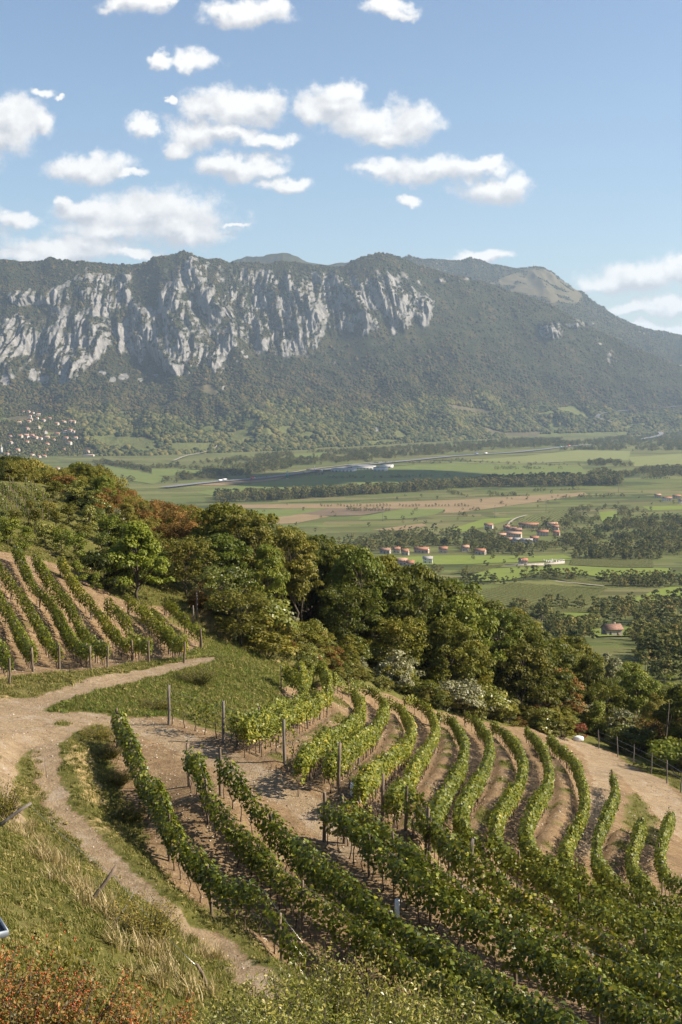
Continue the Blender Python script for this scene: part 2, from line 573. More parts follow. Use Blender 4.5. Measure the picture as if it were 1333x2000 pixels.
M['grass_lush'] = leaf_mat('grass_lush', [(0.0, (0.050, 0.075, 0.010)), (0.4, (0.105, 0.140, 0.020)), (0.75, (0.17, 0.195, 0.036)), (1.0, (0.27, 0.25, 0.07))], patch_scale=0.35, transl=0.3, rough=0.55, spec=0.2)
M['dry_grass'] = leaf_mat('dry_grass', [(0.0, (0.16, 0.12, 0.04)), (0.5, (0.36, 0.27, 0.12)), (1.0, (0.52, 0.42, 0.22))], patch_scale=0.6, transl=0.3)
M['flower'] = plain('flower', (0.75, 0.72, 0.62), 0.8)


def bark_mat(name, c0, c1):
    m, t, b = new_mat(name)
    tc = t.add('ShaderNodeTexCoord').outputs['Object']
    st = t.vmath('MULTIPLY', tc, (9.0, 9.0, 1.3))
    n = t.noise(st, 2.2, 6, 0.7)
    t.l.new(t.ramp(n, [(0.28, c0), (0.72, c1)]), b.inputs['Base Color'])
    b.inputs['Roughness'].default_value = 0.9
    bp = t.add('ShaderNodeBump')
    bp.inputs['Strength'].default_value = 0.6
    bp.inputs['Distance'].default_value = 0.02
    t.l.new(n, bp.inputs['Height'])
    t.l.new(bp.outputs[0], b.inputs['Normal'])
    return m


M['bark'] = bark_mat('bark', (0.028, 0.021, 0.015), (0.11, 0.085, 0.06))
M['post_wood'] = bark_mat('post_wood', (0.055, 0.038, 0.026), (0.22, 0.165, 0.115))
M['post_grey'] = bark_mat('post_grey', (0.065, 0.054, 0.045), (0.22, 0.19, 0.16))
M['vine_bark'] = bark_mat('vine_bark', (0.03, 0.019, 0.012), (0.11, 0.07, 0.045))
M['wire'] = plain('wire', (0.55, 0.55, 0.56), 0.35, 0.5, 0.9)
M['tube_white'] = plain('tube_white', (0.78, 0.78, 0.75), 0.6)
M['stone'] = plain('stone', (0.42, 0.36, 0.29), 0.9, 0.2, var=0.25, scale=3)


def hillside_mat():
    m, t, b = new_mat('hillside')
    P = t.add('ShaderNodeNewGeometry').outputs['Position']
    grass, soil, track, dry = attr(t, 'grass'), attr(t, 'soil'), attr(t, 'track'), attr(t, 'dry')
    n1 = t.noise(P, 0.35, 5, 0.6)
    n2 = t.noise(P, 2.2, 7, 0.72)
    n3 = t.noise(P, 8.0, 6, 0.75)
    n4 = t.noise(P, 0.9, 4, 0.65)
    sc = t.ramp(n2, [(0.25, (0.100, 0.064, 0.034)), (0.5, (0.212, 0.142, 0.078)), (0.75, (0.32, 0.228, 0.132))])
    sc = t.mix(t.math('MULTIPLY', t.smooth(n4, 0.5, 0.72), 0.55), sc, (0.30, 0.225, 0.135))
    sc = t.mix(t.smooth(n3, 0.56, 0.72), sc, (0.36, 0.275, 0.19))
    sc = t.mix(t.smooth(n3, 0.46, 0.32), sc, (0.055, 0.034, 0.020))
    tk = t.ramp(n2, [(0.25, (0.155, 0.108, 0.066)), (0.5, (0.255, 0.188, 0.114)), (0.8, (0.36, 0.28, 0.182))])
    tk = t.mix(t.math('MULTIPLY', t.smooth(n4, 0.5, 0.7), 0.6), tk, (0.34, 0.285, 0.22))
    tk = t.mix(t.smooth(n3, 0.58, 0.72), tk, (0.48, 0.42, 0.34))
    tk = t.mix(t.smooth(n3, 0.42, 0.3), tk, (0.15, 0.10, 0.06))
    n5 = t.noise(P, 0.22, 3, 0.6)
    tk = t.mix(t.math('MULTIPLY', t.smooth(n5, 0.48, 0.66), 0.55), tk, (0.20, 0.145, 0.09))
    sc = t.mix(t.math('MULTIPLY', t.smooth(n5, 0.45, 0.68), 0.40), sc, (0.12, 0.085, 0.05))
    gr = t.ramp(n2, [(0.2, (0.040, 0.045, 0.010)), (0.45, (0.085, 0.088, 0.020)), (0.7, (0.155, 0.14, 0.045)), (0.9, (0.26, 0.20, 0.09))])
    gr = t.mix(t.math('MULTIPLY', t.smooth(n1, 0.5, 0.72), 0.6), gr, (0.19, 0.155, 0.065))
    dr = t.ramp(n2, [(0.25, (0.17, 0.12, 0.055)), (0.55, (0.34, 0.255, 0.12)), (0.8, (0.45, 0.36, 0.19))])
    col = t.mix(t.smooth(t.math('ADD', grass, t.math('MULTIPLY', t.math('SUBTRACT', n2, 0.5), 0.9)), 0.35, 0.65), sc, gr)
    col = t.mix(t.smooth(t.math('ADD', dry, t.math('MULTIPLY', t.math('SUBTRACT', n2, 0.5), 0.9)), 0.35, 0.7), col, dr)
    col = t.mix(t.smooth(t.math('ADD', track, t.math('MULTIPLY', t.math('SUBTRACT', n2, 0.5), 0.7)), 0.35, 0.65), col, tk)
    t.l.new(col, b.inputs['Base Color'])
    b.inputs['Roughness'].default_value = 0.95
    b.inputs['Specular IOR Level'].default_value = 0.1
    bp = t.add('ShaderNodeBump')
    bp.inputs['Strength'].default_value = 0.9
    bp.inputs['Distance'].default_value = 0.24
    hsum = t.math('ADD', t.math('MULTIPLY', n2, 0.7), t.math('MULTIPLY', n3, 0.4))
    t.l.new(hsum, bp.inputs['Height'])
    t.l.new(bp.outputs[0], b.inputs['Normal'])
    return m


def valley_mat():
    m, t, b = new_mat('valley_ground')
    P = t.add('ShaderNodeNewGeometry').outputs['Position']
    wr = t.vmath('MULTIPLY', t.noise(P, 0.003, 2, out='Color'), (0.9, 0.9, 0))
    def cells(sx, sy, rot, sh):
        x, y, z = t.sep(P)
        ca, sa = math.cos(rot), math.sin(rot)
        u = t.math('ADD', t.math('MULTIPLY', x, ca * sx), t.math('MULTIPLY', y, sa * sx))
        w = t.math('ADD', t.math('MULTIPLY', x, -sa * sy), t.math('MULTIPLY', y, ca * sy))
        v = t.add('ShaderNodeTexVoronoi')
        v.distance = 'CHEBYCHEV'
        v.inputs['Scale'].default_value = 1.0
        v.inputs['Randomness'].default_value = 0.8
        t.l.new(t.vmath('ADD', t.vmath('ADD', t.comb(u, w, 0.0), wr), (sh, sh, 0)), v.inputs['Vector'])
        return t.sep(v.outputs['Color'])
    big = cells(0.0035, 0.010, 0.25, 3.0)
    sm = cells(0.0055, 0.030, 0.25, 9.0)
    hue = t.math('ADD', t.math('MULTIPLY', big[0], 0.55), t.math('MULTIPLY', sm[1], 0.45))
    c = t.ramp(hue, [(0.12, (0.045, 0.055, 0.020)), (0.28, (0.085, 0.105, 0.030)), (0.42, (0.15, 0.155, 0.052)), (0.5, (0.075, 0.072, 0.030)), (0.62, (0.11, 0.128, 0.036)), (0.75, (0.165, 0.14, 0.068)), (0.88, (0.095, 0.115, 0.034))])
    n = t.noise(P, 0.02, 5, 0.65)
    c = t.mix(t.math('MULTIPLY', t.smooth(n, 0.55, 0.7), 0.5), c, (0.045, 0.052, 0.018))
    n2 = t.noise(P, 0.35, 4, 0.6)
    c = t.mix(t.math('MULTIPLY', n2, 0.35), c, (0.05, 0.055, 0.02))
    t.l.new(c, b.inputs['Base Color'])
    b.inputs['Roughness'].default_value = 0.95
    b.inputs['Specular IOR Level'].default_value = 0.05
    return m


def field_mat(name, c0, c1, stripes=0.0, ang=0.0, period=3.0, c2=None):
    m, t, b = new_mat(name)
    P = t.add('ShaderNodeNewGeometry').outputs['Position']
    n = t.noise(P, 0.02, 5, 0.6)
    n2 = t.noise(P, 0.4, 5, 0.7)
    f = t.math('ADD', t.math('MULTIPLY', n, 0.65), t.math('MULTIPLY', n2, 0.35))
    c = t.ramp(f, [(0.35, c0), (0.65, c1)])
    x, y, z = t.sep(P)
    d = t.math('ADD', t.math('MULTIPLY', x, math.cos(ang)), t.math('MULTIPLY', y, math.sin(ang)))
    # faint tramlines of working the field
    s0 = t.math('SINE', t.math('MULTIPLY', d, 2 * math.pi / 24.0))
    c = t.mix(t.math('MULTIPLY', t.smooth(s0, 0.3, 1.0), 0.22), c, c0)
    if stripes > 0:
        s = t.math('SINE', t.math('MULTIPLY', d, 2 * math.pi / period))
        c = t.mix(t.math('MULTIPLY', t.smooth(s, -0.2, 0.5), stripes), c, c2)
    t.l.new(c, b.inputs['Base Color'])
    b.inputs['Roughness'].default_value = 0.95
    b.inputs['Specular IOR Level'].default_value = 0.05
    return m


def mountain_mat(name, tone=1.0):
    m, t, b = new_mat(name)
    P = t.add('ShaderNodeNewGeometry').outputs['Position']
    rock, fld, tan = attr(t, 'rock'), attr(t, 'meadow'), attr(t, 'tan')
    st = t.vmath('MULTIPLY', P, (0.03, 0.03, 0.008))
    n1 = t.noise(st, 1.0, 7, 0.7)
    n2 = t.noise(P, 0.012, 6, 0.65)
    n3 = t.noise(P, 0.11, 6, 0.75)
    wood = t.ramp(n2, [(0.25, (0.016, 0.021, 0.010)), (0.45, (0.032, 0.036, 0.015)), (0.6, (0.062, 0.052, 0.023)), (0.8, (0.10, 0.072, 0.034))])
    wood = t.mix(t.smooth(n3, 0.42, 0.62), wood, t.mix(0.6, wood, (0.02, 0.026, 0.011)))
    rk = t.ramp(n1, [(0.28, (0.085, 0.082, 0.078)), (0.45, (0.18, 0.174, 0.165)), (0.62, (0.29, 0.28, 0.267)), (0.8, (0.265, 0.235, 0.20))])
    gr = t.ramp(n2, [(0.3, (0.085, 0.10, 0.032)), (0.7, (0.14, 0.145, 0.05))])
    tn = t.ramp(n2, [(0.3, (0.080, 0.072, 0.040)), (0.7, (0.125, 0.105, 0.060))])
    c = t.mix(t.smooth(fld, 0.3, 0.7), wood, gr)
    c = t.mix(t.smooth(tan, 0.3, 0.7), c, tn)
    c = t.mix(t.smooth(t.math('ADD', rock, t.math('MULTIPLY', t.math('SUBTRACT', n3, 0.5), 1.0)), 0.15, 0.85), c, rk)
    t.l.new(c, b.inputs['Base Color'])
    b.inputs['Roughness'].default_value = 0.95
    b.inputs['Specular IOR Level'].default_value = 0.05
    bp = t.add('ShaderNodeBump')
    bp.inputs['Strength'].default_value = 1.0
    bp.inputs['Distance'].default_value = 7.0
    t.l.new(t.math('ADD', n1, n3), bp.inputs['Height'])
    t.l.new(bp.outputs[0], b.inputs['Normal'])
    return m


M['hillside'] = hillside_mat()
M['valley'] = valley_mat()
M['mountain'] = mountain_mat('mountain')
M['f_green'] = field_mat('f_green', (0.098, 0.122, 0.034), (0.135, 0.155, 0.048), ang=0.5)
M['f_pale'] = field_mat('f_pale', (0.135, 0.150, 0.052), (0.18, 0.185, 0.072), ang=0.9)
M['f_bright'] = field_mat('f_bright', (0.115, 0.148, 0.030), (0.155, 0.185, 0.042), ang=0.2)
M['f_tan'] = field_mat('f_tan', (0.17, 0.125, 0.070), (0.24, 0.175, 0.100), ang=1.2)
M['f_brown'] = field_mat('f_brown', (0.105, 0.078, 0.052), (0.16, 0.12, 0.082), ang=1.2)
M['f_olive'] = field_mat('f_olive', (0.085, 0.082, 0.036), (0.125, 0.112, 0.052), ang=0.4)
M['f_vine'] = field_mat('f_vine', (0.10, 0.11, 0.038), (0.14, 0.14, 0.05), 0.8, 0.35, 5.0, (0.045, 0.052, 0.016))
M['f_vine2'] = field_mat('f_vine2', (0.12, 0.13, 0.045), (0.16, 0.16, 0.055), 0.8, 1.25, 6.0, (0.045, 0.055, 0.018))
M['asphalt'] = plain('asphalt', (0.16, 0.16, 0.165), 0.9, 0.2)
M['gravel'] = plain('gravel', (0.30, 0.265, 0.215), 0.95, 0.1)
# ------------------------------------------------------------------ valley floor
def build_valley():
    pxs = np.linspace(-420, 1760, 300)
    ys = np.concatenate([np.linspace(230, 1000, 90), np.geomspace(1010, 9000, 120)])
    a = (pxs - 666.5) / FPX
    X = a[None, :] * ys[:, None] * 1.02
    # widen close in, so that the sheet also lies under what a step aside would show
    X = X * (1 + 0.8 * np.exp(-ys[:, None] / 500))
    Y = np.repeat(ys[:, None], len(pxs), 1)
    Z = Zg(X, Y) - 1.5 * (1 - sstep(232, 300, Y))
    me = mesh_np('valley_floor', np.stack([X, Y, Z], -1).reshape(-1, 3), grid_faces(len(ys), len(pxs)), smooth=True, mats=[M['valley']])
    link('valley_floor', me, kind='structure', label='green and tan patchwork of fields on the broad valley floor', category='valley')
    # the land going on to the horizon, below everything
    V = [(-60000, 200, -215), (60000, 200, -215), (60000, 60000, -215), (-60000, 60000, -215)]
    link('plain_beyond', mesh_np('plain_beyond', V, [(0, 1, 2, 3)], mats=[M['valley']]), kind='structure',
         label='low land reaching to the horizon behind the mountains', category='plain')


build_valley()

# ------------------------------------------------------------------ the cliff mountain
MC = np.arange(-180, 1520, 1.7)          # columns, by bearing
MS = np.concatenate([np.linspace(0, .58, 120, endpoint=False), np.linspace(.58, .95, 240, endpoint=False), np.linspace(.95, 1.06, 28)])


def ip(v, pts):
    p = np.array(pts, float)
    return np.interp(v, p[:, 0], p[:, 1])


RIDGE = [(-400,525),(-180,518),(0,509),(60,512),(110,510),(150,511),(200,514),(235,518),(265,517),(300,512),(330,502),(352,496),(370,497),(395,505),(430,507),(450,514),(490,512),(520,515),(560,511),(600,517),(640,521),(665,522),(690,513),(712,502),(740,494),(765,497),(800,511),(820,519),(850,528),(880,537),(910,543),(940,549),(975,560),(1000,570),(1030,578),(1080,598),(1150,636),(1220,672),(1333,718),(1520,765)]
FIELDS_M = [  # clearings on the mountain foot: outline, and whether tan
 ([(160,850),(290,855),(285,880),(210,875)],0),([(330,865),(415,865),(410,880),(340,885)],0),([(420,893),(520,883),(535,898),(430,903)],0),
 ([(440,855),(500,850),(500,862),(450,866)],0),([(375,755),(410,750),(432,770),(412,777)],1),([(1075,797),(1120,793),(1165,818),(1150,822)],0),
 ([(865,788),(960,803),(955,812),(880,800)],1),([(915,826),(985,845),(1060,843),(1050,853),(960,850)],1),([(985,850),(1230,843),(1225,853),(990,858)],0),
 ([(220,805),(240,803),(275,805),(240,811)],0),([(545,832),(575,832),(572,840),(548,841)],0),([(610,876),(660,872),(662,880),(615,884)],0),
 ([(700,862),(760,858),(800,862),(720,872)],0),([(15,815),(60,812),(70,820),(20,822)],1),([(90,845),(130,845),(130,853),(90,852)],0),
 ([(350,893),(380,885),(425,872),(430,876),(385,892),(352,899)],1),([(590,845),(610,843),(612,850),(592,852)],0),([(640,850),(665,846),(668,853),(645,857)],0),
 ([(1220,830),(1260,826),(1262,833),(1222,838)],0),
]
CLIFF = [(200,575,60,42),(165,560,26,30),(262,640,50,44),(110,685,60,46),(30,675,40,46),(160,660,40,40),(330,640,40,40),(380,690,50,32),(365,540,40,30),
         (425,590,46,56),(470,655,60,40),(530,565,55,48),(560,640,46,46),(625,572,55,46),(690,572,50,40),(745,572,46,42),(822,606,16,26),(690,625,40,22),(790,600,22,36),
         (590,600,50,40),(500,610,50,40),(330,585,24,40),(240,540,16,16),(880,545,32,7),(1070,648,18,14),(1178,628,14,16),(60,580,26,16),(1125,625,16,10)]


def build_mountain():
    px = MC[None, :]
    s = MS[:, None]
    Db = ip(MC, [(-180,3850),(0,3900),(300,4000),(600,4400),(900,5300),(1000,5600),(1200,5950),(1520,6400)])[None, :]
    Dr = ip(MC, [(-180,6600),(350,6700),(740,7000),(900,7300),(1000,7500),(1333,7800),(1520,8000)])[None, :]
    ridge_py = ip(MC, RIDGE)
    ridge_py = ridge_py + 1.6 * fbm(MC / 14.0, 0, 0, 3, 77)
    zr = (-((ridge_py - 1000) / FPX * CP) - SP) * Dr[0]
    zr = zr[None, :]
    zb = -204.0
    pc = np.array([(0,0),(.25,.07),(.5,.215),(.66,.40),(.80,.72),(.92,.93),(1,1),(1.06,.985)])
    ps = np.array([(0,0),(.25,.085),(.5,.28),(.75,.63),(.9,.87),(1,1),(1.06,.985)])
    wv = 0.035 * fbm(MC / 90.0, 3.3, 0, 3, 21)[None, :]
    sw = s + wv * np.sin(np.clip(s, 0, 1) * math.pi)
    A = np.interp(sw, pc[:, 0], pc[:, 1])
    B = np.interp(sw, ps[:, 0], ps[:, 1])
    cw = 1 - sstep(760, 900, px)
    p = A * cw + B * (1 - cw)
    D = Db + (Dr - Db) * s
    z = zb + (zr - zb) * p
    x = (px - 666.5) / FPX * D
    y = D / CP + 0 * px + z * SP / CP * 1.0
    x = x + 0 * s
    # spurs and gullies running down the face
    body = sstep(0.10, 0.45, s) * (1 - sstep(0.93, 1.0, s))
    q = x + 0.55 * z
    wq = 90 * fbm(x / 420, z / 420, 0, 3, 31)
    spur = fbm((q + wq) / 420, z / 2600, 0, 3, 33, 0.5, True)
    z = z + body * (62 * spur + 30 * fbm(x / 500, y / 500, 0, 4, 35))
    foot = sstep(0.03, 0.16, s) * (1 - sstep(0.5, 0.75, s))
    z = z + foot * (58 * fbm((x + .35 * y) / 380, (y - .35 * x) / 620, 0, 3, 37, .5, True) + 10 * fbm(x / 110, y / 110, 0, 3, 38))
    # where rock breaks out
    _px, _py, _ = project(np.stack([x, y, z], -1))
    Mk = np.zeros_like(x)
    for (cx, cy, rx, ry) in CLIFF:
        Mk = np.maximum(Mk, 1.30 - np.hypot((_px - cx) / (rx * 1.5), (_py - cy) / (ry * 1.35)) * 0.9)
    Mk = Mk + 0.75 * fbm((q + wq) / 120, z / 260, 0, 5, 41, .6) - 0.12
    Mk = sstep(0.10, 0.85, Mk) * (1 - 0.8 * sstep(.885, .945, s + .02 * fbm(x / 90, 0, 0, 3, 58)) * (1 - sstep(.0, .35, np.exp(-((px - 365) / 45.0) ** 2))))
    q2 = x + 0.18 * z
    rib = (0.60 * fbm((q + wq * .9) / 165, z / 700, 0, 2, 43, 0.5, True) + 0.36 * fbm((q2 + wq * .7) / 62, z / 300, 0, 2, 44, 0.55, True)
           + 0.34 * fbm((q2 + wq * .5) / 26, z / 110, 0, 3, 45, 0.6, True))
    tow = 112 * Mk * rib
    y = y - tow
    z = z + Mk * (16 * rib + 9 * fbm(x / 30, z / 22, 0, 3, 46))
    # woodland unevenness
    z = z + 3.0 * fbm(x / 26, y / 26, 0, 3, 47) * sstep(0.02, 0.1, s)
    V = np.stack([x, y, z], -1)
    du = np.gradient(V, axis=1)
    dv = np.gradient(V, axis=0)
    N = np.cross(du, dv)
    N /= np.linalg.norm(N, axis=-1, keepdims=True) + 1e-9
    steep = 1 - np.abs(N[..., 2])
    nz = fbm(x / 34, z / 50, 0, 4, 48)
    strk = fbm((q2 + wq * .6) / 30, z / 75, 0, 4, 52, .6)
    nf = fbm(x / 15, z / 13, 0, 3, 53, .6)
    rock = sstep(-0.08, 0.64, steep * 0.62 + nz * 0.34 + strk * 0.48 + nf * 0.30 + 0.06 * rib) * sstep(0.05, 0.45, Mk + 0.3 * nz)
    # scree below the walls
    px2, py2, _ = project(V)
    for (cx, cy, rx, ry) in [(85,742,16,9),(65,735,9,14),(240,736,14,9),(222,742,9,7),(303,733,8,4),(275,742,8,4),(12,745,14,16),(480,697,6,4),(335,726,10,5),(120,752,7,4),(200,728,8,4),(463,706,5,3),(560,690,5,6)]:
        e = 1.1 - np.hypot((px2 - cx) / rx, (py2 - cy) / ry) + 0.5 * fbm(x / 24, z / 60, 0, 3, 49)
        rock = np.maximum(rock, sstep(0.2, 0.5, e))
    mead = np.zeros_like(x)
    tan = np.zeros_like(x)
    jx = 2.0 * fbm(x / 60, y / 60, 0, 3, 60)
    jy = 1.0 * fbm(x / 60, y / 60, 5, 3, 61)
    for poly, k in FIELDS_M:
        ins = inpoly(px2 + jx, py2 + jy, poly)
        (tan if k else mead)[ins] = 1.0
    clear = (fbm(x / 130 + 3, y / 190, 0, 3, 64) > 0.30) & (MS[:, None] > .015) & (MS[:, None] < .27)
    mead[clear & (fbm(x / 60, y / 60, 0, 2, 65) > -.25)] = 1.0
    me = mesh_np('mountain', V.reshape(-1, 3), grid_faces(*x.shape), smooth=True, mats=[M['mountain']],
                 attrs=dict(rock=rock.ravel(), meadow=mead.ravel(), tan=tan.ravel()))
    link('mountain', me, kind='structure', label='long grey limestone cliff mountain wooded to its foot above the valley', category='mountain')
    return V, rock, np.maximum(mead, tan), N, px2, py2


MV, MROCK, MOPEN, MN, MPX, MPY = build_mountain()


def on_mountain(px, py):
    """point of the mountain face seen at a photograph pixel"""
    c = int(np.clip(round((px + 180) / 1.7), 0, len(MC) - 1))
    rows = MPY[:, c]
    i = int(np.argmax(rows <= py)) if (rows <= py).any() else len(rows) - 1
    return MV[i, c].copy()


def rear_range(name, line, D0, depth, seed, label, tanpoly=None, woods=True):
    """a farther range behind the cliff mountain, rising to the skyline given"""
    px = np.arange(line[0][0], line[-1][0] + 1, 2.2)
    s = np.linspace(0, 1.25, 130)[:, None]
    top = (-((ip(px, line) - 1000 + 1.2 * fbm(px / 16, seed, 0, 3, seed)) / FPX * CP) - SP) * D0
    Dd = D0 - depth * (1 - s)
    zz = -215 + (top[None, :] + 215) * np.where(s <= 1, np.sin(np.clip(s, 0, 1) * math.pi / 2) ** 1.15, 1 - (s - 1) * 1.2)
    x = (px[None, :] - 666.5) / FPX * Dd
    y = Dd / CP + zz * SP / CP
    body = np.clip(s * 2, 0, 1) * (1 - sstep(0.9, 1.0, s))
    zz = zz + body * (40 * fbm(x / 420, y / 420, 0, 5, seed + 3) + 26 * fbm(x / 160, y / 600, 0, 2, seed + 4, .5, True))
    V = np.stack([x, y, zz], -1)
    qx, qy, _ = project(V)
    tan = np.zeros_like(x)
    rock = np.zeros_like(x)
    if tanpoly:
        tan[inpoly(qx + 6 * fbm(x / 90, y / 90, 0, 3, seed + 7), qy + 4 * fbm(x / 90, y / 90, 3, 3, seed + 8), tanpoly)] = 1
        tan *= (fbm(x / 120, y / 120, 0, 3, seed + 12) < 0.28)
        rock = sstep(0.45, 0.7, fbm(x / 45, y / 45, 0, 4, seed + 9)) * (zz > 100) * (1 - tan) * 0.9
    me = mesh_np(name, V.reshape(-1, 3), grid_faces(*x.shape), smooth=True, mats=[M['mountain']],
                 attrs=dict(rock=rock.ravel(), meadow=np.zeros(x.size), tan=tan.ravel()))
    link(name, me, kind='structure', label=label, category='mountain')
    return V, tan, rock


RV, RTAN, RROCK = rear_range('rear_mountain', [(700,560),(760,525),(800,505),(830,513),(870,514),(920,512),(960,519),(1000,526),(1030,528),(1045,527),(1062,526),(1078,534),(1100,550),(1150,585),(1200,619),(1260,648),(1300,656),(1333,661),(1420,672),(1560,700)],
           10500, 3200, 130, 'bare topped mountain with masts behind the cliff ridge',
           tanpoly=[(940,575),(960,552),(1000,535),(1030,524),(1080,528),(1110,548),(1140,575),(1130,590),(1060,590),(1000,580)])
rear_range('far_hill', [(380,560),(430,530),(455,514),(480,506),(505,504),(530,499),(552,495),(575,501),(600,512),(640,519),(665,516),(690,517),(740,540),(800,560)], 17000, 3000, 150, 'hazy blue hill just showing over the cliff ridge')
rear_range('distant_ridge', [(760,560),(820,520),(850,518),(900,516),(950,530),(1000,550),(1100,600),(1180,640),(1260,655),(1300,656),(1333,654),(1400,656),(1500,668),(1650,690)], 18500, 3000, 170, 'pale distant wooded ridge beyond the bare topped mountain')


# ------------------------------------------------------------------ air
def build_haze():
    x0, x1, y0, y1, z0, z1 = -20000, 20000, -400, 30000, -217, 1010
    V = [(x0, y0, z0), (x1, y0, z0), (x1, y1, z0), (x0, y1, z0), (x0, y0, z1), (x1, y0, z1), (x1, y1, z1), (x0, y1, z1)]
    F = [(0, 3, 2, 1), (4, 5, 6, 7), (0, 1, 5, 4), (1, 2, 6, 5), (2, 3, 7, 6), (3, 0, 4, 7)]
    m = bpy.data.materials.new('haze')
    m.use_nodes = True
    t = NT(m.node_tree)
    t.n.clear()
    o = t.add('ShaderNodeOutputMaterial')
    v = t.add('ShaderNodeVolumePrincipled')
    v.inputs['Color'].default_value = (0.62, 0.80, 1.0, 1)
    v.inputs['Density'].default_value = HAZE
    v.inputs['Anisotropy'].default_value = 0.25
    t.l.new(v.outputs[0], o.inputs['Volume'])
    link('haze', mesh_np('haze', V, F, mats=[m]), kind='stuff', label='thin bluish haze filling the valley air', category='haze')


HAZE = 4.4e-5
build_haze()
# ------------------------------------------------------------------ vine rows, traced by the line of their tops
ROWS = {}
def _row(key, h, pts):
    p = np.array(pts, float)
    W = at(p[:, 0], p[:, 1], h)
    far = W[:, 1] > 200           # the hill's crest hides it: take it at the crest
    W[far] = pt(p[far, 0], p[far, 1], 158.0)
    bad = p[:, 1] > 1985          # below the picture the row simply carries on
    for i in np.nonzero(bad)[0]:
        W[i] = W[i - 1] + (W[i - 1] - W[i - 2])
        W[i, 2] = Zg(W[i, 0], W[i, 1])
    ROWS[key] = (W, h)


for k, pts in {  # straight rows of the upper block
 'L0': [(-70,1165),(-30,1215),(18,1285)], 'L1': [(-40,1098),(0,1162),(30,1212),(64,1264)], 'L2': [(-20,1075),(0,1106),(60,1184),(116,1260)],
 'L3': [(30,1065),(60,1126),(110,1188),(176,1262)], 'L4': [(69,1082),(96,1128),(140,1184),(210,1260)], 'L5': [(118,1088),(150,1140),(196,1192),(259,1249)],
 'L6': [(210,1170),(250,1215),(290,1252)], 'L7': [(249,1162),(290,1200),(330,1238)], 'L8': [(277,1174),(320,1212),(360,1249)], 'L9': [(322,1166),(358,1198),(394,1230)]}.items():
    _row(k, 1.5, pts)
for k, pts in {  # rows that bend round the terraces
 'M0': [(548,1294),(569,1307),(589,1328),(592,1348),(561,1364),(512,1382),(456,1400)],
 'M1': [(584,1298),(610,1298),(632,1315),(640,1337),(625,1354),(580,1377),(524,1398),(475,1418)],
 'M2': [(649,1328),(674,1334),(696,1352),(706,1375),(696,1394),(662,1416),(621,1439),(599,1461),(584,1484)],
 'M3': [(681,1326),(711,1334),(741,1352),(754,1379),(741,1399),(707,1430),(670,1458),(640,1488)],
 'M4': [(756,1360),(786,1379),(803,1405),(803,1424),(782,1452),(745,1483),(711,1510),(700,1530)],
 'M5': [(790,1356),(820,1367),(846,1394),(852,1420),(835,1452),(805,1497),(779,1532),(764,1560)],
 'M6': [(854,1388),(886,1403),(906,1435),(904,1475),(879,1519),(857,1562),(838,1600)],
 'M7': [(908,1385),(933,1406),(955,1435),(955,1468),(937,1508),(915,1540),(902,1566),(902,1598),(922,1627),(959,1656),(1030,1697),(1130,1757),(1240,1817),(1360,1880)],
 'M8': [(962,1408),(995,1432),(1020,1472),(1020,1500),(1006,1533),(984,1566),(970,1598),(970,1632),(988,1660),(1024,1685),(1100,1726),(1200,1780),(1360,1855)],
 'M9': [(1029,1417),(1053,1446),(1071,1483),(1071,1519),(1053,1551),(1035,1588),(1027,1620),(1036,1649),(1067,1678),(1150,1722),(1250,1772),(1370,1828)],
 'M10': [(1073,1435),(1104,1461),(1129,1493),(1142,1537),(1138,1577),(1118,1617),(1104,1652),(1112,1682),(1140,1708),(1230,1755),(1370,1810)],
 'M11': [(1196,1502),(1203,1537),(1190,1573),(1172,1609),(1165,1650),(1173,1684),(1200,1713),(1270,1750),(1370,1790)],
 'M12': [(1254,1597),(1245,1627),(1234,1662),(1239,1692),(1262,1718),(1320,1748),(1370,1766)],
 'M13': [(1312,1584),(1299,1617),(1290,1653),(1297,1685),(1325,1712),(1380,1738)]}.items():
    _row(k, 1.7, pts)
for k, pts in {  # the near rows
 'N1': [(230,1396),(256,1460),(290,1540),(340,1617),(400,1684),(470,1752),(540,1822),(602,1888)],
 'N2': [(368,1457),(400,1512),(450,1590),(510,1652),(580,1717),(660,1775),(740,1828),(830,1884),(930,1950),(1010,2000),(1080,2040)],
 'N3': [(430,1472),(470,1520),(520,1580),(580,1640),(650,1700),(730,1757),(810,1812),(900,1866),(1000,1924),(1100,1980),(1200,2034)],
 'N4': [(633,1562),(680,1592),(740,1642),(800,1690),(870,1742),(950,1794),(1040,1846),(1130,1892),(1230,1940),(1360,2000)],
 'N5': [(672,1562),(730,1597),(800,1650),(870,1702),(950,1750),(1050,1806),(1150,1854),(1250,1896),(1380,1950)],
 'R5': [(790,1562),(836,1588),(890,1640),(940,1680),(1010,1724),(1100,1780),(1200,1836),(1360,1915)]}.items():
    _row(k, 1.75, pts)
ROWS['N1'] = (N1_FOOT, 1.75)
_e = np.array([(330,1415),(380,1432),(437,1450),(500,1474),(556,1494),(610,1520),(662,1547),(706,1578),(746,1608),(790,1642),(833,1675),(876,1706),(921,1740)], float)
ROWS['E'] = (at(_e[:, 0], _e[:, 1]), 1.8)
for k, pts in {'U0': [(-30,940),(0,968),(34,1005)], 'U1': [(-6,935),(25,960),(60,1000)], 'U2': [(20,932),(50,958),(84,995)], 'U3': [(52,934),(76,953),(98,975)], 'U4': [(-40,965),(-10,1000),(14,1030)]}.items():
    _row(k, 1.4, pts)

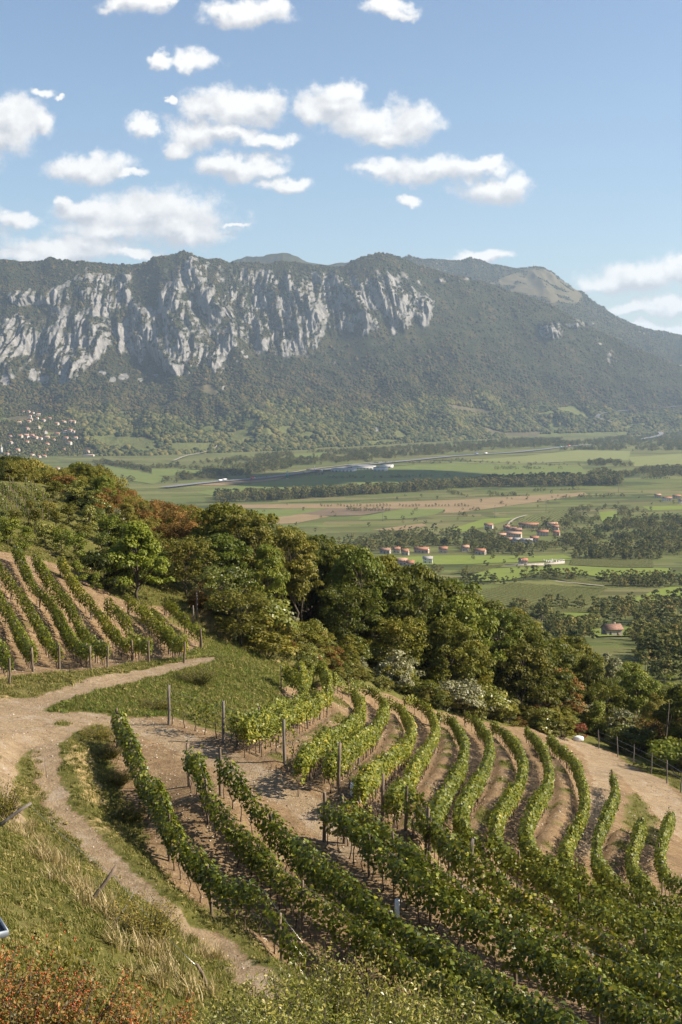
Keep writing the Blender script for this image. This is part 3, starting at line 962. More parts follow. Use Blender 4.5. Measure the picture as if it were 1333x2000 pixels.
# banks between the terraces
BANKS = []
for a, b in (('M1', 'M2'), ('M3', 'M4'), ('M5', 'M6'), ('M7', 'M8'), ('M9', 'M10'), ('M11', 'M12')):
    A = smooth_line(ROWS[a][0], 0.5)
    B = smooth_line(ROWS[b][0], 0.5)
    dd = np.hypot(A[:, None, 0] - B[None, :, 0], A[:, None, 1] - B[None, :, 1])
    j = dd.argmin(1)
    d = dd.min(1)
    ok = (d > 1.4) & (d < 9) & (j > 0) & (j < len(B) - 1)
    if ok.sum() > 3:
        BANKS.append(((A[ok] + B[j[ok]]) / 2, d[ok]))
XY = (XX, YY)
bank = np.zeros_like(XX)
_sub = (YY > 40) & (YY < 140) & (XX > -15) & (XX < 50)
for mid, d in BANKS:
    step = max(1, len(mid) // 60)
    dl = dist_line(XX[_sub], YY[_sub], mid[::step])
    w = float(np.median(d)) / 2
    bank[_sub] = np.maximum(bank[_sub], 1 - sstep(w * 0.35, w * 0.8, dl))
ZZ += 0.55 * bank + 0.12 * bank * fbm(XX / 1.3, YY / 1.3, 0, 3, 91)
# ruts and clods in worked ground
ZZ += 0.055 * fbm(XX / 0.85, YY / 0.85, 0, 2, 92)


def bench(pts, w0, w1):
    """cut a level bench for a track into the slope"""
    global ZZ
    p = np.array(pts, float)
    L = smooth_line(at(p[:, 0], p[:, 1]), 0.5)
    zl = Zg(L[:, 0], L[:, 1])
    k = np.ones(9) / 9
    zl = np.convolve(np.pad(zl, 4, mode='edge'), k, 'valid')
    sub = np.nonzero((XX > L[:, 0].min() - 4) & (XX < L[:, 0].max() + 4) & (YY > L[:, 1].min() - 4) & (YY < L[:, 1].max() + 4))
    x, y = XX[sub], YY[sub]
    zt, dt = np.zeros(len(x)), np.zeros(len(x))
    for i in range(0, len(x), 20000):
        d = np.hypot(x[i:i + 20000, None] - L[None, :, 0], y[i:i + 20000, None] - L[None, :, 1])
        j = d.argmin(1)
        zt[i:i + 20000] = zl[j]
        dt[i:i + 20000] = d.min(1)
    w = 1 - sstep(w0, w1, dt)
    ZZ[sub] = ZZ[sub] * (1 - w) + zt * w


bench([(590,1972),(545,1935),(480,1889),(430,1850),(350,1803),(300,1764),(250,1726),(205,1675),(150,1625),(118,1580),(98,1520),(95,1460)], 0.8, 2.2)
bench([(262,1410),(340,1440),(430,1478),(530,1528),(620,1590),(700,1660)], 1.0, 2.4)


def world_poly(pts):
    p = np.array(pts, float)
    return at(p[:, 0], p[:, 1])


def hill_zones():
    jx = XX + 0.9 * fbm(XX / 1.7, YY / 1.7, 0, 3, 71) + 0.9 * fbm(XX / 6, YY / 6, 0, 2, 74)
    jy = YY + 0.9 * fbm(XX / 1.7, YY / 1.7, 4, 3, 72) + 0.9 * fbm(XX / 6, YY / 6, 5, 2, 75)
    near = YY < 160
    soil = np.zeros_like(XX)
    SO = [
     [(215,1402),(250,1388),(330,1392),(430,1436),(556,1482),(662,1534),(760,1600),(850,1670),(960,1690),(1100,1740),(1380,1880),(1380,2060),(700,2080)],
     [(440,1446),(500,1400),(600,1352),(640,1335),(700,1330),(800,1370),(860,1385),(1000,1410),(1090,1438),(1200,1470),(1333,1550),(1400,1600),(1400,1900),(1100,1760),(900,1690),(760,1605),(660,1545),(556,1492)],
     [(-80,1345),(60,1318),(160,1312),(390,1282),(408,1250),(330,1186),(250,1180),(130,1110),(20,1080),(-80,1080)],
    ]
    tx = XX + 0.30 * fbm(XX / 1.2, YY / 1.2, 0, 3, 76) + 0.25 * fbm(XX / 5, YY / 5, 0, 2, 77)
    ty = YY + 0.30 * fbm(XX / 1.2, YY / 1.2, 3, 3, 78) + 0.25 * fbm(XX / 5, YY / 5, 3, 2, 79)
    edge = smooth_line(N1_FOOT, 2.0)[::-1] + np.array([-.55, -.35, 0])
    for i, s in enumerate(SO):
        w = world_poly(s)
        if i == 0:
            w = np.concatenate([w, edge])
        soil[near] = np.maximum(soil[near], inpoly((tx if i == 0 else jx)[near], (ty if i == 0 else jy)[near], w))
    track = np.zeros_like(XX)
    TR = [  # centre line, half width in metres
     ([(590,1972),(545,1935),(480,1889),(430,1850),(350,1803),(300,1764),(250,1726),(205,1675),(150,1625),(118,1580),(98,1520),(95,1460),(130,1425),(200,1408),(262,1412)], 0.52),
     ([(20,1600),(10,1540),(8,1490),(16,1440),(40,1395),(90,1360)], 0.50),
     ([(10,1400),(70,1372),(150,1345),(260,1316),(340,1300),(400,1284)], 1.0),
     ([(60,1435),(60,1400),(100,1400),(180,1400)], 1.2),
     ([(-10,1440),(10,1400),(30,1370)], 1.2),
     ([(262,1410),(340,1440),(430,1478),(530,1528),(620,1590),(700,1660)], 1.0),
     ([(1090,1440),(1150,1462),(1230,1505),(1290,1556),(1370,1640)], 2.1),
     ([(1160,1480),(1180,1530),(1160,1600),(1130,1660)], 0.9),
    ]
    for l, hw in TR:
        w = world_poly(l)
        w = smooth_line(w, 1.0)
        d = dist_line(tx[near], ty[near], w)
        track[near] = np.maximum(track[near], 1 - sstep(hw * 0.75, hw * 1.25, d))
    grass = 1 - soil
    # grass creeping over the worked ground
    g2 = sstep(0.26, 0.6, fbm(XX / 4.5, YY / 4.5, 0, 4, 81)) * 0.7
    grass = np.maximum(grass, g2 * soil * 0.9)
    grass = np.maximum(grass, bank * sstep(-0.25, 0.35, fbm(XX / 2.4, YY / 2.4, 0, 4, 83)) * 0.8)
    # the aisle between the upper block and the wood, the grassy middle of the track
    dry = sstep(0.12, 0.5, fbm(XX / 4.5, YY / 4.5, 0, 4, 85)) * grass * 0.75
    for poly in ([(30,1600),(80,1605),(150,1690),(200,1745),(240,1790),(200,1790),(120,1720),(40,1660)], [(390,1180),(430,1200),(470,1250),(430,1250)],
                 [(140,1440),(190,1500),(190,1570),(150,1580),(128,1500)], [(0,1280),(40,1330),(40,1390),(0,1420)]):
        w = world_poly(poly)
        dry[near] = np.maximum(dry[near], 0.8 * inpoly(jx[near], jy[near], w))
    gm = world_poly([(400,1255),(470,1250),(545,1310),(590,1350),(540,1372),(470,1396),(360,1386),(300,1398),(60,1390),(60,1372),(230,1340),(350,1310)])
    lush = inpoly(jx, jy, gm) & near
    verge = inpoly(jx, jy, world_poly([(1205,1500),(1250,1545),(1285,1600),(1300,1660),(1260,1650),(1225,1640),(1212,1560)])) & near
    grass[verge] = np.maximum(grass[verge], 0.62)
    rim = inpoly(jx, jy, world_poly([(520,1255),(640,1275),(760,1330),(860,1375),(1000,1405),(1090,1432),(1060,1425),(900,1400),(760,1356),(690,1338),(640,1330),(600,1305),(540,1290)])) & near
    grass[rim] = np.maximum(grass[rim], 0.9)
    soil[rim] = 0
    dry[rim] *= .2
    track[rim] = 0
    dry[lush] *= 0.35
    grass[lush] = np.maximum(grass[lush], 0.9)
    for _ in range(2):
        for a in (soil, track, grass, dry):
            a[1:-1, 1:-1] = (a[1:-1, 1:-1] * 2 + a[:-2, 1:-1] + a[2:, 1:-1] + a[1:-1, :-2] + a[1:-1, 2:]) / 6
    return soil, track, grass * (1 - sstep(0.3, 0.7, track)), dry, lush.astype(float)


SOIL, TRACK, GRASS, DRY, LUSH = hill_zones()
# wheel tracks are worn in a little
ZZ -= 0.10 * TRACK


def build_hillside():
    idx = np.arange(XX.size).reshape(XX.shape)
    F = grid_faces(*XX.shape)
    c = F[:, 0]
    xf, yf = XX.ravel()[c], YY.ravel()[c]
    keep = np.abs(xf) < 0.34 * np.maximum(yf, 0) + 30
    F = F[keep]
    used = np.unique(F)
    mp = np.full(XX.size, -1)
    mp[used] = np.arange(len(used))
    V = np.stack([XX, YY, ZZ], -1).reshape(-1, 3)[used]
    A = {k: v.ravel()[used] for k, v in dict(grass=GRASS, soil=SOIL, track=TRACK, dry=DRY).items()}
    me = mesh_np('hillside', V, mp[F], attrs=A, smooth=True, mats=[M['hillside']])
    link('hillside', me, kind='structure', label='terraced vineyard hillside of bare soil, grass banks and dirt tracks', category='hillside')


build_hillside()


def gridval(A, x, y):
    i = np.clip(((np.asarray(x) - GX0) / GS).astype(int), 0, len(gx) - 1)
    j = np.clip(((np.asarray(y) - GY0) / GS).astype(int), 0, len(gy) - 1)
    return A[j, i]
# ------------------------------------------------------------------ building blocks of plants
def unit(v):
    return v / (np.linalg.norm(v, axis=-1, keepdims=True) + 1e-9)


def leaf_quads(C, N, size, width=0.8, fold=0.12, g=None):
    """leaves: C centres, N facing; folded diamonds"""
    g = g or rng
    n = len(C)
    size = np.broadcast_to(np.asarray(size, float), (n,))[:, None]
    r = g.normal(size=(n, 3))
    u = unit(np.cross(N, r))
    v = np.cross(N, u)
    b = C - u * size * 0.5
    tpp = C + u * size * 0.5
    s = C + v * size * width * 0.5 + N * size * fold - u * size * 0.06
    s2 = C - v * size * width * 0.5 + N * size * fold - u * size * 0.06
    V = np.stack([b, s2, tpp, s], 1).reshape(-1, 3)
    F = np.arange(4 * n).reshape(n, 4)
    return V, F


def tube(P, r, k=5):
    """tapered tube through points P with radii r"""
    P = np.asarray(P, float)
    r = np.broadcast_to(np.asarray(r, float), (len(P),))
    T = unit(np.gradient(P, axis=0))
    ref = np.where(np.abs(T[:, 2:3]) > 0.9, np.array([[1.0, 0, 0]]), np.array([[0, 0, 1.0]]))
    A = unit(np.cross(T, ref))
    B = np.cross(T, A)
    th = np.linspace(0, 2 * math.pi, k, endpoint=False)
    V = P[:, None] + r[:, None, None] * (A[:, None] * np.cos(th)[None, :, None] + B[:, None] * np.sin(th)[None, :, None])
    n = len(P)
    i = np.arange(n * k).reshape(n, k)
    F = np.stack([i[:-1], np.roll(i[:-1], -1, 1), np.roll(i[1:], -1, 1), i[1:]], -1).reshape(-1, 4)
    V = V.reshape(-1, 3)
    # close the ends with a centre point (degenerate quads avoided by two-triangle fans as quads)
    c0, c1 = len(V), len(V) + 1
    V = np.concatenate([V, P[:1], P[-1:]])
    caps = []
    for a in range(0, k, 2):
        b, c = (a + 1) % k, (a + 2) % k
        caps.append((c0, i[0][c], i[0][b], i[0][a]))
        caps.append((c1, i[-1][a], i[-1][b], i[-1][c]))
    return V, np.concatenate([F, np.array(caps)])


def join(parts):
    V, F, o = [], [], 0
    for v, f in parts:
        V.append(v)
        F.append(f + o)
        o += len(v)
    return np.concatenate(V), np.concatenate(F)


def set_mat(o, m):
    o.material_slots[0].link = 'OBJECT'
    o.material_slots[0].material = m


# ------------------------------------------------------------------ vine rows
def make_stems(n=4):
    out = []
    for i in range(n):
        g = np.random.default_rng(300 + i)
        P = np.array([(0, 0, -0.08), (0.02, 0.01, 0.12), (0.03, -0.01, 0.35), (0.0, 0.02, 0.58), (0.03, 0.0, 0.85)])
        P[1:, :2] += g.normal(scale=0.035, size=(4, 2))
        a = tube(P, [0.034, 0.027, 0.022, 0.020, 0.014], 5)
        Q = np.array([P[3], P[3] + (0.10, 0.02, 0.16), P[3] + (0.28, 0.0, 0.24)])
        b = tube(Q, [0.016, 0.012, 0.008], 4)
        V, F = join([a, b])
        out.append(mesh_np('vine_trunk', V, F, smooth=True, mats=[M['vine_bark']]))
    return out


def make_posts(n=3, h=1.75, r=0.05):
    out = []
    for i in range(n):
        g = np.random.default_rng(400 + i)
        z = np.array([-0.25, 0.0, h * 0.35, h * 0.7, h - 0.03, h])
        P = np.stack([g.normal(scale=0.012, size=6), g.normal(scale=0.012, size=6), z], -1)
        V, F = tube(P, np.array([1.05, 1.05, 1.0, 0.96, 0.95, 0.8]) * r, 8)
        out.append(mesh_np('post', V, F, smooth=False, mats=[M['post_wood']]))
    return out


STEMS = make_stems()
POSTS = make_posts()
ENDPOSTS = make_posts(3, 2.0, 0.072)


def row_foliage(L, h0, h1, half, per_m, size, g, gap=0.0, lean=0.0):
    """leaves of a trellised row along the ground line L"""
    seg = np.linalg.norm(np.diff(L[:, :2], axis=0), axis=1)
    s = np.concatenate([[0], np.cumsum(seg)])
    n = int(s[-1] * per_m)
    q = g.uniform(0, s[-1], n)
    # clumping from vine to vine
    k = vnoise(q * 1.1, 3.7, 0, int(g.integers(1000))) * 0.6 + vnoise(q * 0.37, 1.2, 0, int(g.integers(1000))) * 0.6
    keep = g.uniform(size=n) < np.clip(0.80 + 0.62 * k - gap * (vnoise(q * 0.75, 8.1, 0, 5) > -0.1), 0.05, 1)
    q, k = q[keep], k[keep]
    n = len(q)
    base = np.stack([np.interp(q, s, L[:, j]) for j in range(3)], -1)
    T = unit(np.stack([np.interp(q, s[:-1] + seg / 2, np.diff(L[:, j])) for j in range(2)] + [np.zeros(n)], -1))
    side = np.stack([T[:, 1], -T[:, 0], np.zeros(n)], -1)
    top = h1 + 0.22 * k + 0.11 * g.normal(size=n)
    bot = h0 + 0.18 * vnoise(q * 0.9, 5.5, 0, 9) + 0.10 * g.normal(size=n)
    f = g.beta(1.25, 1.0, n)
    z = bot + (top - bot) * f
    prof = np.sin(np.clip(f, 0, 1) * math.pi) ** 0.5 * 0.55 + 0.50
    sg = g.choice([-1.0, 1.0], n)
    lat = sg * half * prof * (0.45 + 0.55 * np.sqrt(g.uniform(size=n))) * (1 + 0.42 * k) + 0.06 * g.normal(size=n)
    shoot = g.uniform(size=n) < 0.03
    z = z + shoot * g.uniform(0.05, 0.42, n)
    C = base + side * lat[:, None] + np.array([0, 0, 1.0]) * z[:, None]
    N = unit(side * (np.sign(lat) * 0.9)[:, None] + np.array([0, 0, 0.55]) + (f > 0.85)[:, None] * np.array([0, 0, 0.6]) + g.normal(scale=0.55, size=(n, 3)))
    V, F = leaf_quads(C, N, size * g.uniform(0.7, 1.25, n), 0.95, 0.14, g)
    rnd = np.clip(g.beta(2.0, 2.2, n) + 0.10 * (0.5 - f) + 0.08 * k, 0, 1)
    yel = g.uniform(size=n) < 0.025
    rnd[yel] = g.uniform(0.9, 1.0, yel.sum())
    return V, F, rnd


ROWLAB = {
 'L0': 'grapevine row at the outer end of the upper straight block beside the dirt track', 'N1': 'grapevine row between the grassy bank and the bare inner aisle, lowest to the footpath',
 'N2': 'yellowing leafy grapevine row starting second from the footpath bank', 'N3': 'long dark leafy grapevine row running beside the bare terrace track',
 'N4': 'dark grapevine row whose end post stands alone on the bare track', 'N5': 'grapevine row just behind the one with the lone end post',
 'R5': 'grapevine row hanging along the outer edge of the terrace track', 'E': 'sparse young vines between tall weathered posts along the terrace edge',
 'M0': 'curved vine row nearest the steep green grass bank', 'M1': 'curved vine row second from the green grass bank',
 'M2': 'bending vine row third out from the green grass bank', 'M3': 'bending vine row fourth out from the green grass bank',
 'M11': 'short upright vine row standing beside the wide dirt road', 'M12': 'short vine row on the grassy bank below the dirt road', 'M13': 'short leafy vine row at the foot of the dirt road bend',
}
GRP = {'L': 'straight vine rows of the upper block', 'M': 'curved vine rows on the terraces', 'N': 'vine rows beside the near track', 'R': 'vine rows beside the near track', 'E': 'vine rows beside the near track', 'U': 'young vine rows on the upper slope'}
LDEF = {'L': 'straight grapevine row climbing from the dirt track in the upper block', 'M': 'bending grapevine row on the bare soil terraces below the wood', 'U': 'young staked vine row on the upper slope below the trees'}
_ord = ['first', 'second', 'third', 'fourth', 'fifth', 'sixth', 'seventh', 'eighth', 'ninth', 'tenth', 'eleventh']
for _i in range(4, 11):
    ROWLAB['M%d' % _i] = '%s bending vine row out from the green grass bank' % _ord[_i]
for _i in range(1, 10):
    ROWLAB['L%d' % _i] = '%s straight vine row counted from the grey corner poles of the upper block' % _ord[9 - _i]
SPEC = {  # h0, h1, half width, leaves per metre, leaf size, gaps
 'L': (0.58, 1.50, 0.23, 300, 0.148, 0.0), 'M': (0.64, 1.64, 0.215, 310, 0.152, 0.0), 'N': (0.70, 1.72, 0.25, 380, 0.150, 0.0),
 'R': (0.68, 1.72, 0.25, 350, 0.150, 0.0), 'E': (0.45, 1.60, 0.26, 125, 0.135, 0.62), 'U': (0.45, 1.35, 0.26, 80, 0.17, 0.35)}


def build_rows():
    for ri, (key, (P, h)) in enumerate(ROWS.items()):
        fam = key[0]
        g = np.random.default_rng(500 + ri)
        L = smooth_line(P, 0.25)
        L[:, 2] = Zg(L[:, 0], L[:, 1])
        h0, h1, half, per, size, gap = SPEC[fam]
        root = empty('vine_row', L[0], label=ROWLAB.get(key, LDEF.get(fam, '')), category='vine row', group=GRP[fam])
        org = L[0]
        V, F, rnd = row_foliage(L, h0, h1, half, per, size, g, gap)
        if key in ('M0', 'M1', 'M4', 'M2'):   # thinner canes at the track end
            pass
        o = link('foliage', mesh_np('foliage', V - org, F, attrs=dict(rnd=rnd), mats=[M['leaf_vinegold' if fam in 'ML' or key in ('N2', 'E') else 'leaf_vine']]), root, kind='stuff')
        s = np.concatenate([[0], np.cumsum(np.linalg.norm(np.diff(L[:, :2], axis=0), axis=1))])
        ln = s[-1]
        def pos(q):
            return np.array([np.interp(q, s, L[:, j]) for j in range(3)])
        def heading(q):
            a, b = pos(max(0, q - .3)), pos(min(ln, q + .3))
            return math.atan2(b[1] - a[1], b[0] - a[0])
        gapm = 0.85 if fam in 'NRE' else 0.95
        q = 0.35
        while q < ln:
            p = pos(q)
            p[:2] += g.normal(scale=0.03, size=2)
            t = link('vine_trunk', STEMS[int(g.integers(len(STEMS)))], root)
            t.location = p - org
            t.rotation_euler = (g.normal(scale=.05), g.normal(scale=.05), heading(q) + g.choice([0, math.pi]) + g.normal(scale=.3))
            sc = g.uniform(0.85, 1.1)
            t.scale = (sc, sc, sc * (0.92 if fam == 'L' else 1.0))
            q += gapm * g.uniform(0.85, 1.15)
        if key == 'E':
            stations = []
            for (bx, by) in [(330,1415),(437,1450),(556,1494),(662,1547),(746,1608),(833,1675),(921,1740)]:
                stations.append((at1(bx, by), True))
        else:
            sp = {'L': 4.6, 'M': 4.4, 'N': 4.2, 'R': 4.2, 'U': 2.2}[fam]
            stations = [(pos(min(ln, d)), i == 0 or d > ln - 0.5) for i, d in enumerate(np.arange(0.05, ln, sp))]
            if fam == 'L':
                stations.append((pos(ln), True))
        for p, end in stations:
            big = end and fam in 'LNRE'
            me = (ENDPOSTS if big else POSTS)[int(g.integers(3))]
            t = link('post', me, root)
            t.location = p - org
            t.rotation_euler = (g.normal(scale=.035), g.normal(scale=.035), g.uniform(0, 6))
            hs = {'L': 0.76 if end else 0.86, 'U': 0.9, 'M': 0.95}.get(fam, 1.0) * g.uniform(0.95, 1.06)
            t.scale = (1, 1, hs * (0.98 if big and key != 'E' else 1.05 if key == 'E' else 1.0))
            if key == 'E' or g.uniform() < 0.25:
                set_mat(t, M['post_grey'] if g.uniform() < .25 else M['post_wood'])
        if fam in 'NRE':
            for hh in (0.72, 1.25, 1.7):
                W = L[::4] - org + np.array([0, 0, hh])
                V, F = tube(W, 0.004, 3)
                link('wire', mesh_np('wire', V, F, mats=[M['wire']]), root)


build_rows()


# ------------------------------------------------------------------ trees
def make_tree(seed, h, spread, trunk_h, clumps, leaves, lsize, shape='round', clump_r=1.0, trunk_r=0.16, droop=0.0):
    """tapered trunk with limbs reaching into clumps of leaves; returns (trunk mesh, crown mesh)"""
    g = np.random.default_rng(seed)
    top = h
    ch = top - trunk_h
    C = []
    while len(C) < clumps:
        f = g.uniform(0.02, 1.0)
        if shape == 'cone':
            rad = (1 - f) ** 0.75 * 0.95 + 0.10
        elif shape == 'vase':
            rad = 0.45 + 0.65 * f - 0.5 * f ** 4
        elif shape == 'bush':
            rad = math.sqrt(max(0.02, 1 - (f * 0.96) ** 2))
        else:
            rad = math.sqrt(max(0.02, 1 - (2 * f * 0.97 - 0.85) ** 2 / 1.2))
        a = g.uniform(0, 2 * math.pi)
        lob = 1 + 0.22 * math.sin(2 * a + seed) + 0.16 * math.sin(3 * a + seed * 1.7)
        rr = spread * rad * lob * math.sqrt(g.uniform(0.25, 1.0))
        C.append((rr * math.cos(a), rr * math.sin(a), trunk_h + ch * f * 0.93, f))
    C = np.array(C)
    # limbs
    parts = []
    lean = g.normal(scale=0.04 * h, size=2)
    axis_z = np.array([-0.3, trunk_h * 0.5, trunk_h, trunk_h + ch * 0.4, trunk_h + ch * 0.8])
    ax = np.stack([lean[0] * (axis_z / h) ** 1.5 * np.sign(axis_z), lean[1] * np.abs(axis_z / h) ** 1.5, axis_z], -1)
    ax = np.nan_to_num(ax)
    ax[1:, :2] += g.normal(scale=0.02 * h, size=(4, 2))
    if shape != 'bush':
        parts.append(tube(ax, np.array([1.25, 0.95, 0.8, 0.45, 0.12]) * trunk_r, 7))
    for c in C[:: max(1, len(C) // 26)]:
        z0 = max(0.05 if shape == 'bush' else trunk_h * 0.75, c[2] - 0.42 * ch * g.uniform(0.6, 1.0))
        st = np.array([np.interp(z0, ax[:, 2], ax[:, 0]), np.interp(z0, ax[:, 2], ax[:, 1]), z0])
        if shape == 'bush':
            st = np.array([c[0] * .12, c[1] * .12, -0.1])
        mid = st * 0.5 + c[:3] * 0.5 + np.array([0, 0, -0.10 * np.linalg.norm(c[:2]) + 0.05 * h * g.normal()])
        parts.append(tube([st, mid, c[:3]], np.array([0.42, 0.24, 0.06]) * trunk_r * (0.7 if shape == 'bush' else 1), 5))
    V, F = join(parts)
    tm = mesh_np('trunk', V, F, smooth=True, mats=[M['bark']])
    w = g.uniform(0.5, 1.5, len(C))
    idx = g.choice(len(C), leaves, p=w / w.sum())
    d = unit(g.normal(size=(leaves, 3)))
    d[:, 2] = np.abs(d[:, 2]) * 0.85 - 0.25 * (g.uniform(size=leaves) < 0.4)
    cr = clump_r * (0.65 + 0.7 * g.uniform(size=len(C)))[idx]
    rad = cr * g.uniform(0.25, 1.0, leaves) ** 0.45
    P = C[idx, :3] + unit(d) * rad[:, None] * np.array([1.0, 1.0, 0.72])
    P[:, 2] -= droop * rad * g.uniform(size=leaves)
    P[:, 2] = np.maximum(P[:, 2], 0.08)
    N = unit(d + np.array([0, 0, 0.35]) + g.normal(scale=0.45, size=(leaves, 3)))
    V, F = leaf_quads(P, N, lsize * g.uniform(0.65, 1.35, leaves), 0.7, 0.12, g)
    cl = g.uniform(size=len(C))
    rnd = np.clip(0.55 * g.beta(2, 2, leaves) + 0.35 * cl[idx] + 0.12 * (C[idx, 3] - 0.4), 0, 1)
    cm = mesh_np('crown', V, F, attrs=dict(rnd=rnd), mats=[M['leaf_wood']])
    return tm, cm, h


PROTO = {
 'broad': [make_tree(1, 11, 4.3, 2.6, 70, 11000, .34, clump_r=1.15), make_tree(2, 12, 3.9, 3.2, 66, 10000, .34, clump_r=1.1), make_tree(3, 10, 4.6, 2.2, 74, 11000, .34, clump_r=1.15)],
 'tall': [make_tree(4, 13, 2.9, 4.0, 56, 8000, .33, 'vase', 1.0), make_tree(5, 12, 2.7, 3.4, 52, 7500, .33, 'round', 0.95)],
 'airy': [make_tree(6, 9, 3.8, 2.4, 60, 5200, .26, 'vase', 1.0, 0.12, droop=.3), make_tree(7, 8, 3.4, 2.0, 52, 4600, .25, 'vase', 0.9, 0.11, droop=.3)],
 'bush': [make_tree(8, 3, 1.7, 0.1, 34, 3000, .19, 'bush', .55, .07), make_tree(9, 2.6, 1.9, 0.1, 34, 3000, .18, 'bush', .55, .07), make_tree(10, 3.4, 1.4, 0.2, 30, 2600, .18, 'bush', .5, .07)],
 'sapling': [make_tree(12, 4.6, 1.3, 0.5, 34, 2300, .19, 'cone', .55, .06, droop=.4), make_tree(13, 4.2, 1.5, 0.6, 34, 2300, .19, 'vase', .55, .06, droop=.3)],
}


def put_tree(kind, var, loc, height, mat, label, group=None, rz=None, wide=1.0, name='broadleaf_tree', cat='tree', g=random):
    tm, cm, h0 = PROTO[kind][var % len(PROTO[kind])]
    root = empty(name, loc, g.uniform(0, 6.28) if rz is None else rz, label=label, category=cat)
    if group:
        root['group'] = group
    s = height / h0
    root.scale = (s * wide, s * wide, s)
    link('trunk' if kind != 'bush' else 'stems', tm, root)
    c = link('crown' if kind != 'bush' else 'foliage', cm, root, kind='stuff')
    set_mat(c, M[mat])
    return root
# ------------------------------------------------------------------ the wood along the hillside
SKYLINE = [(-200,880),(0,888),(50,890),(75,912),(110,914),(150,906),(185,898),(215,930),(260,957),(300,967),(350,976),(400,976),(440,987),(480,992),(530,1012),(580,1037),(610,1037),(650,1052),(700,1058),(750,1087),(800,1102),(850,1112),(890,1137),(930,1157),(980,1172),(1030,1197),(1060,1222),(1100,1242),(1150,1244),(1200,1262),(1260,1290),(1333,1312),(1600,1390)]
_bp = np.array([(-60,945),(60,940),(130,958),(185,995),(235,1060),(295,1118),(350,1165),(410,1190),(450,1225),(520,1252),(600,1272),(700,1292),(800,1350),(860,1372),(960,1402),(1060,1422),(1150,1432),(1200,1442),(1290,1482),(1333,1502),(1480,1570)], float)
_bw = at(_bp[:, 0], _bp[:, 1])
_bw = np.where(_bw[:, 1:2] > 215, pt(_bp[:, 0], _bp[:, 1], 160.0), _bw)
_bw[:, 2] = Zg(_bw[:, 0], _bw[:, 1])
WLAB = {
 'leaf_wood': 'dark green broadleaf tree in the wood behind the terraces', 'leaf_dark': 'very dark green tree in the wood on the slope',
 'leaf_olive': 'olive and yellowing tree in the wood on the slope', 'leaf_rust': 'rusty brown autumn tree in the wood on the slope',
 'leaf_bright': 'fresh light green tree in the wood on the slope', 'leaf_silver': 'silvery pale leaved tree among the green wood'}


def zone(px):
    for lim, w in ((200, 'above the young upper vines'), (430, 'behind the lone bright green tree'), (640, 'above the green grass bank'), (760, 'behind the first curved rows'), (900, 'behind the white flowering shrub'),
                   (1040, 'behind the broad grey green shrub'), (1140, 'by the dirt road head')):
        if px < lim:
            return w
    return 'beyond the roadside fence'


def wood_label(m, kind, H, px, back):
    col = {'leaf_wood': 'dark green', 'leaf_dark': 'blackish green', 'leaf_olive': 'olive yellowing', 'leaf_rust': 'rusty brown', 'leaf_bright': 'light green', 'leaf_silver': 'silvery pale'}[m]
    size = 'tall' if H > 11 else 'mid sized' if H > 7.5 else 'small'
    form = {'broad': 'broad', 'tall': 'slender', 'airy': 'feathery'}[kind]
    where = 'at wood front' if back < 9 else 'deep inside wood' if back < 40 else 'on wood crest'
    return '%s %s %s tree %s %s' % (size, form, col, where, zone(px))


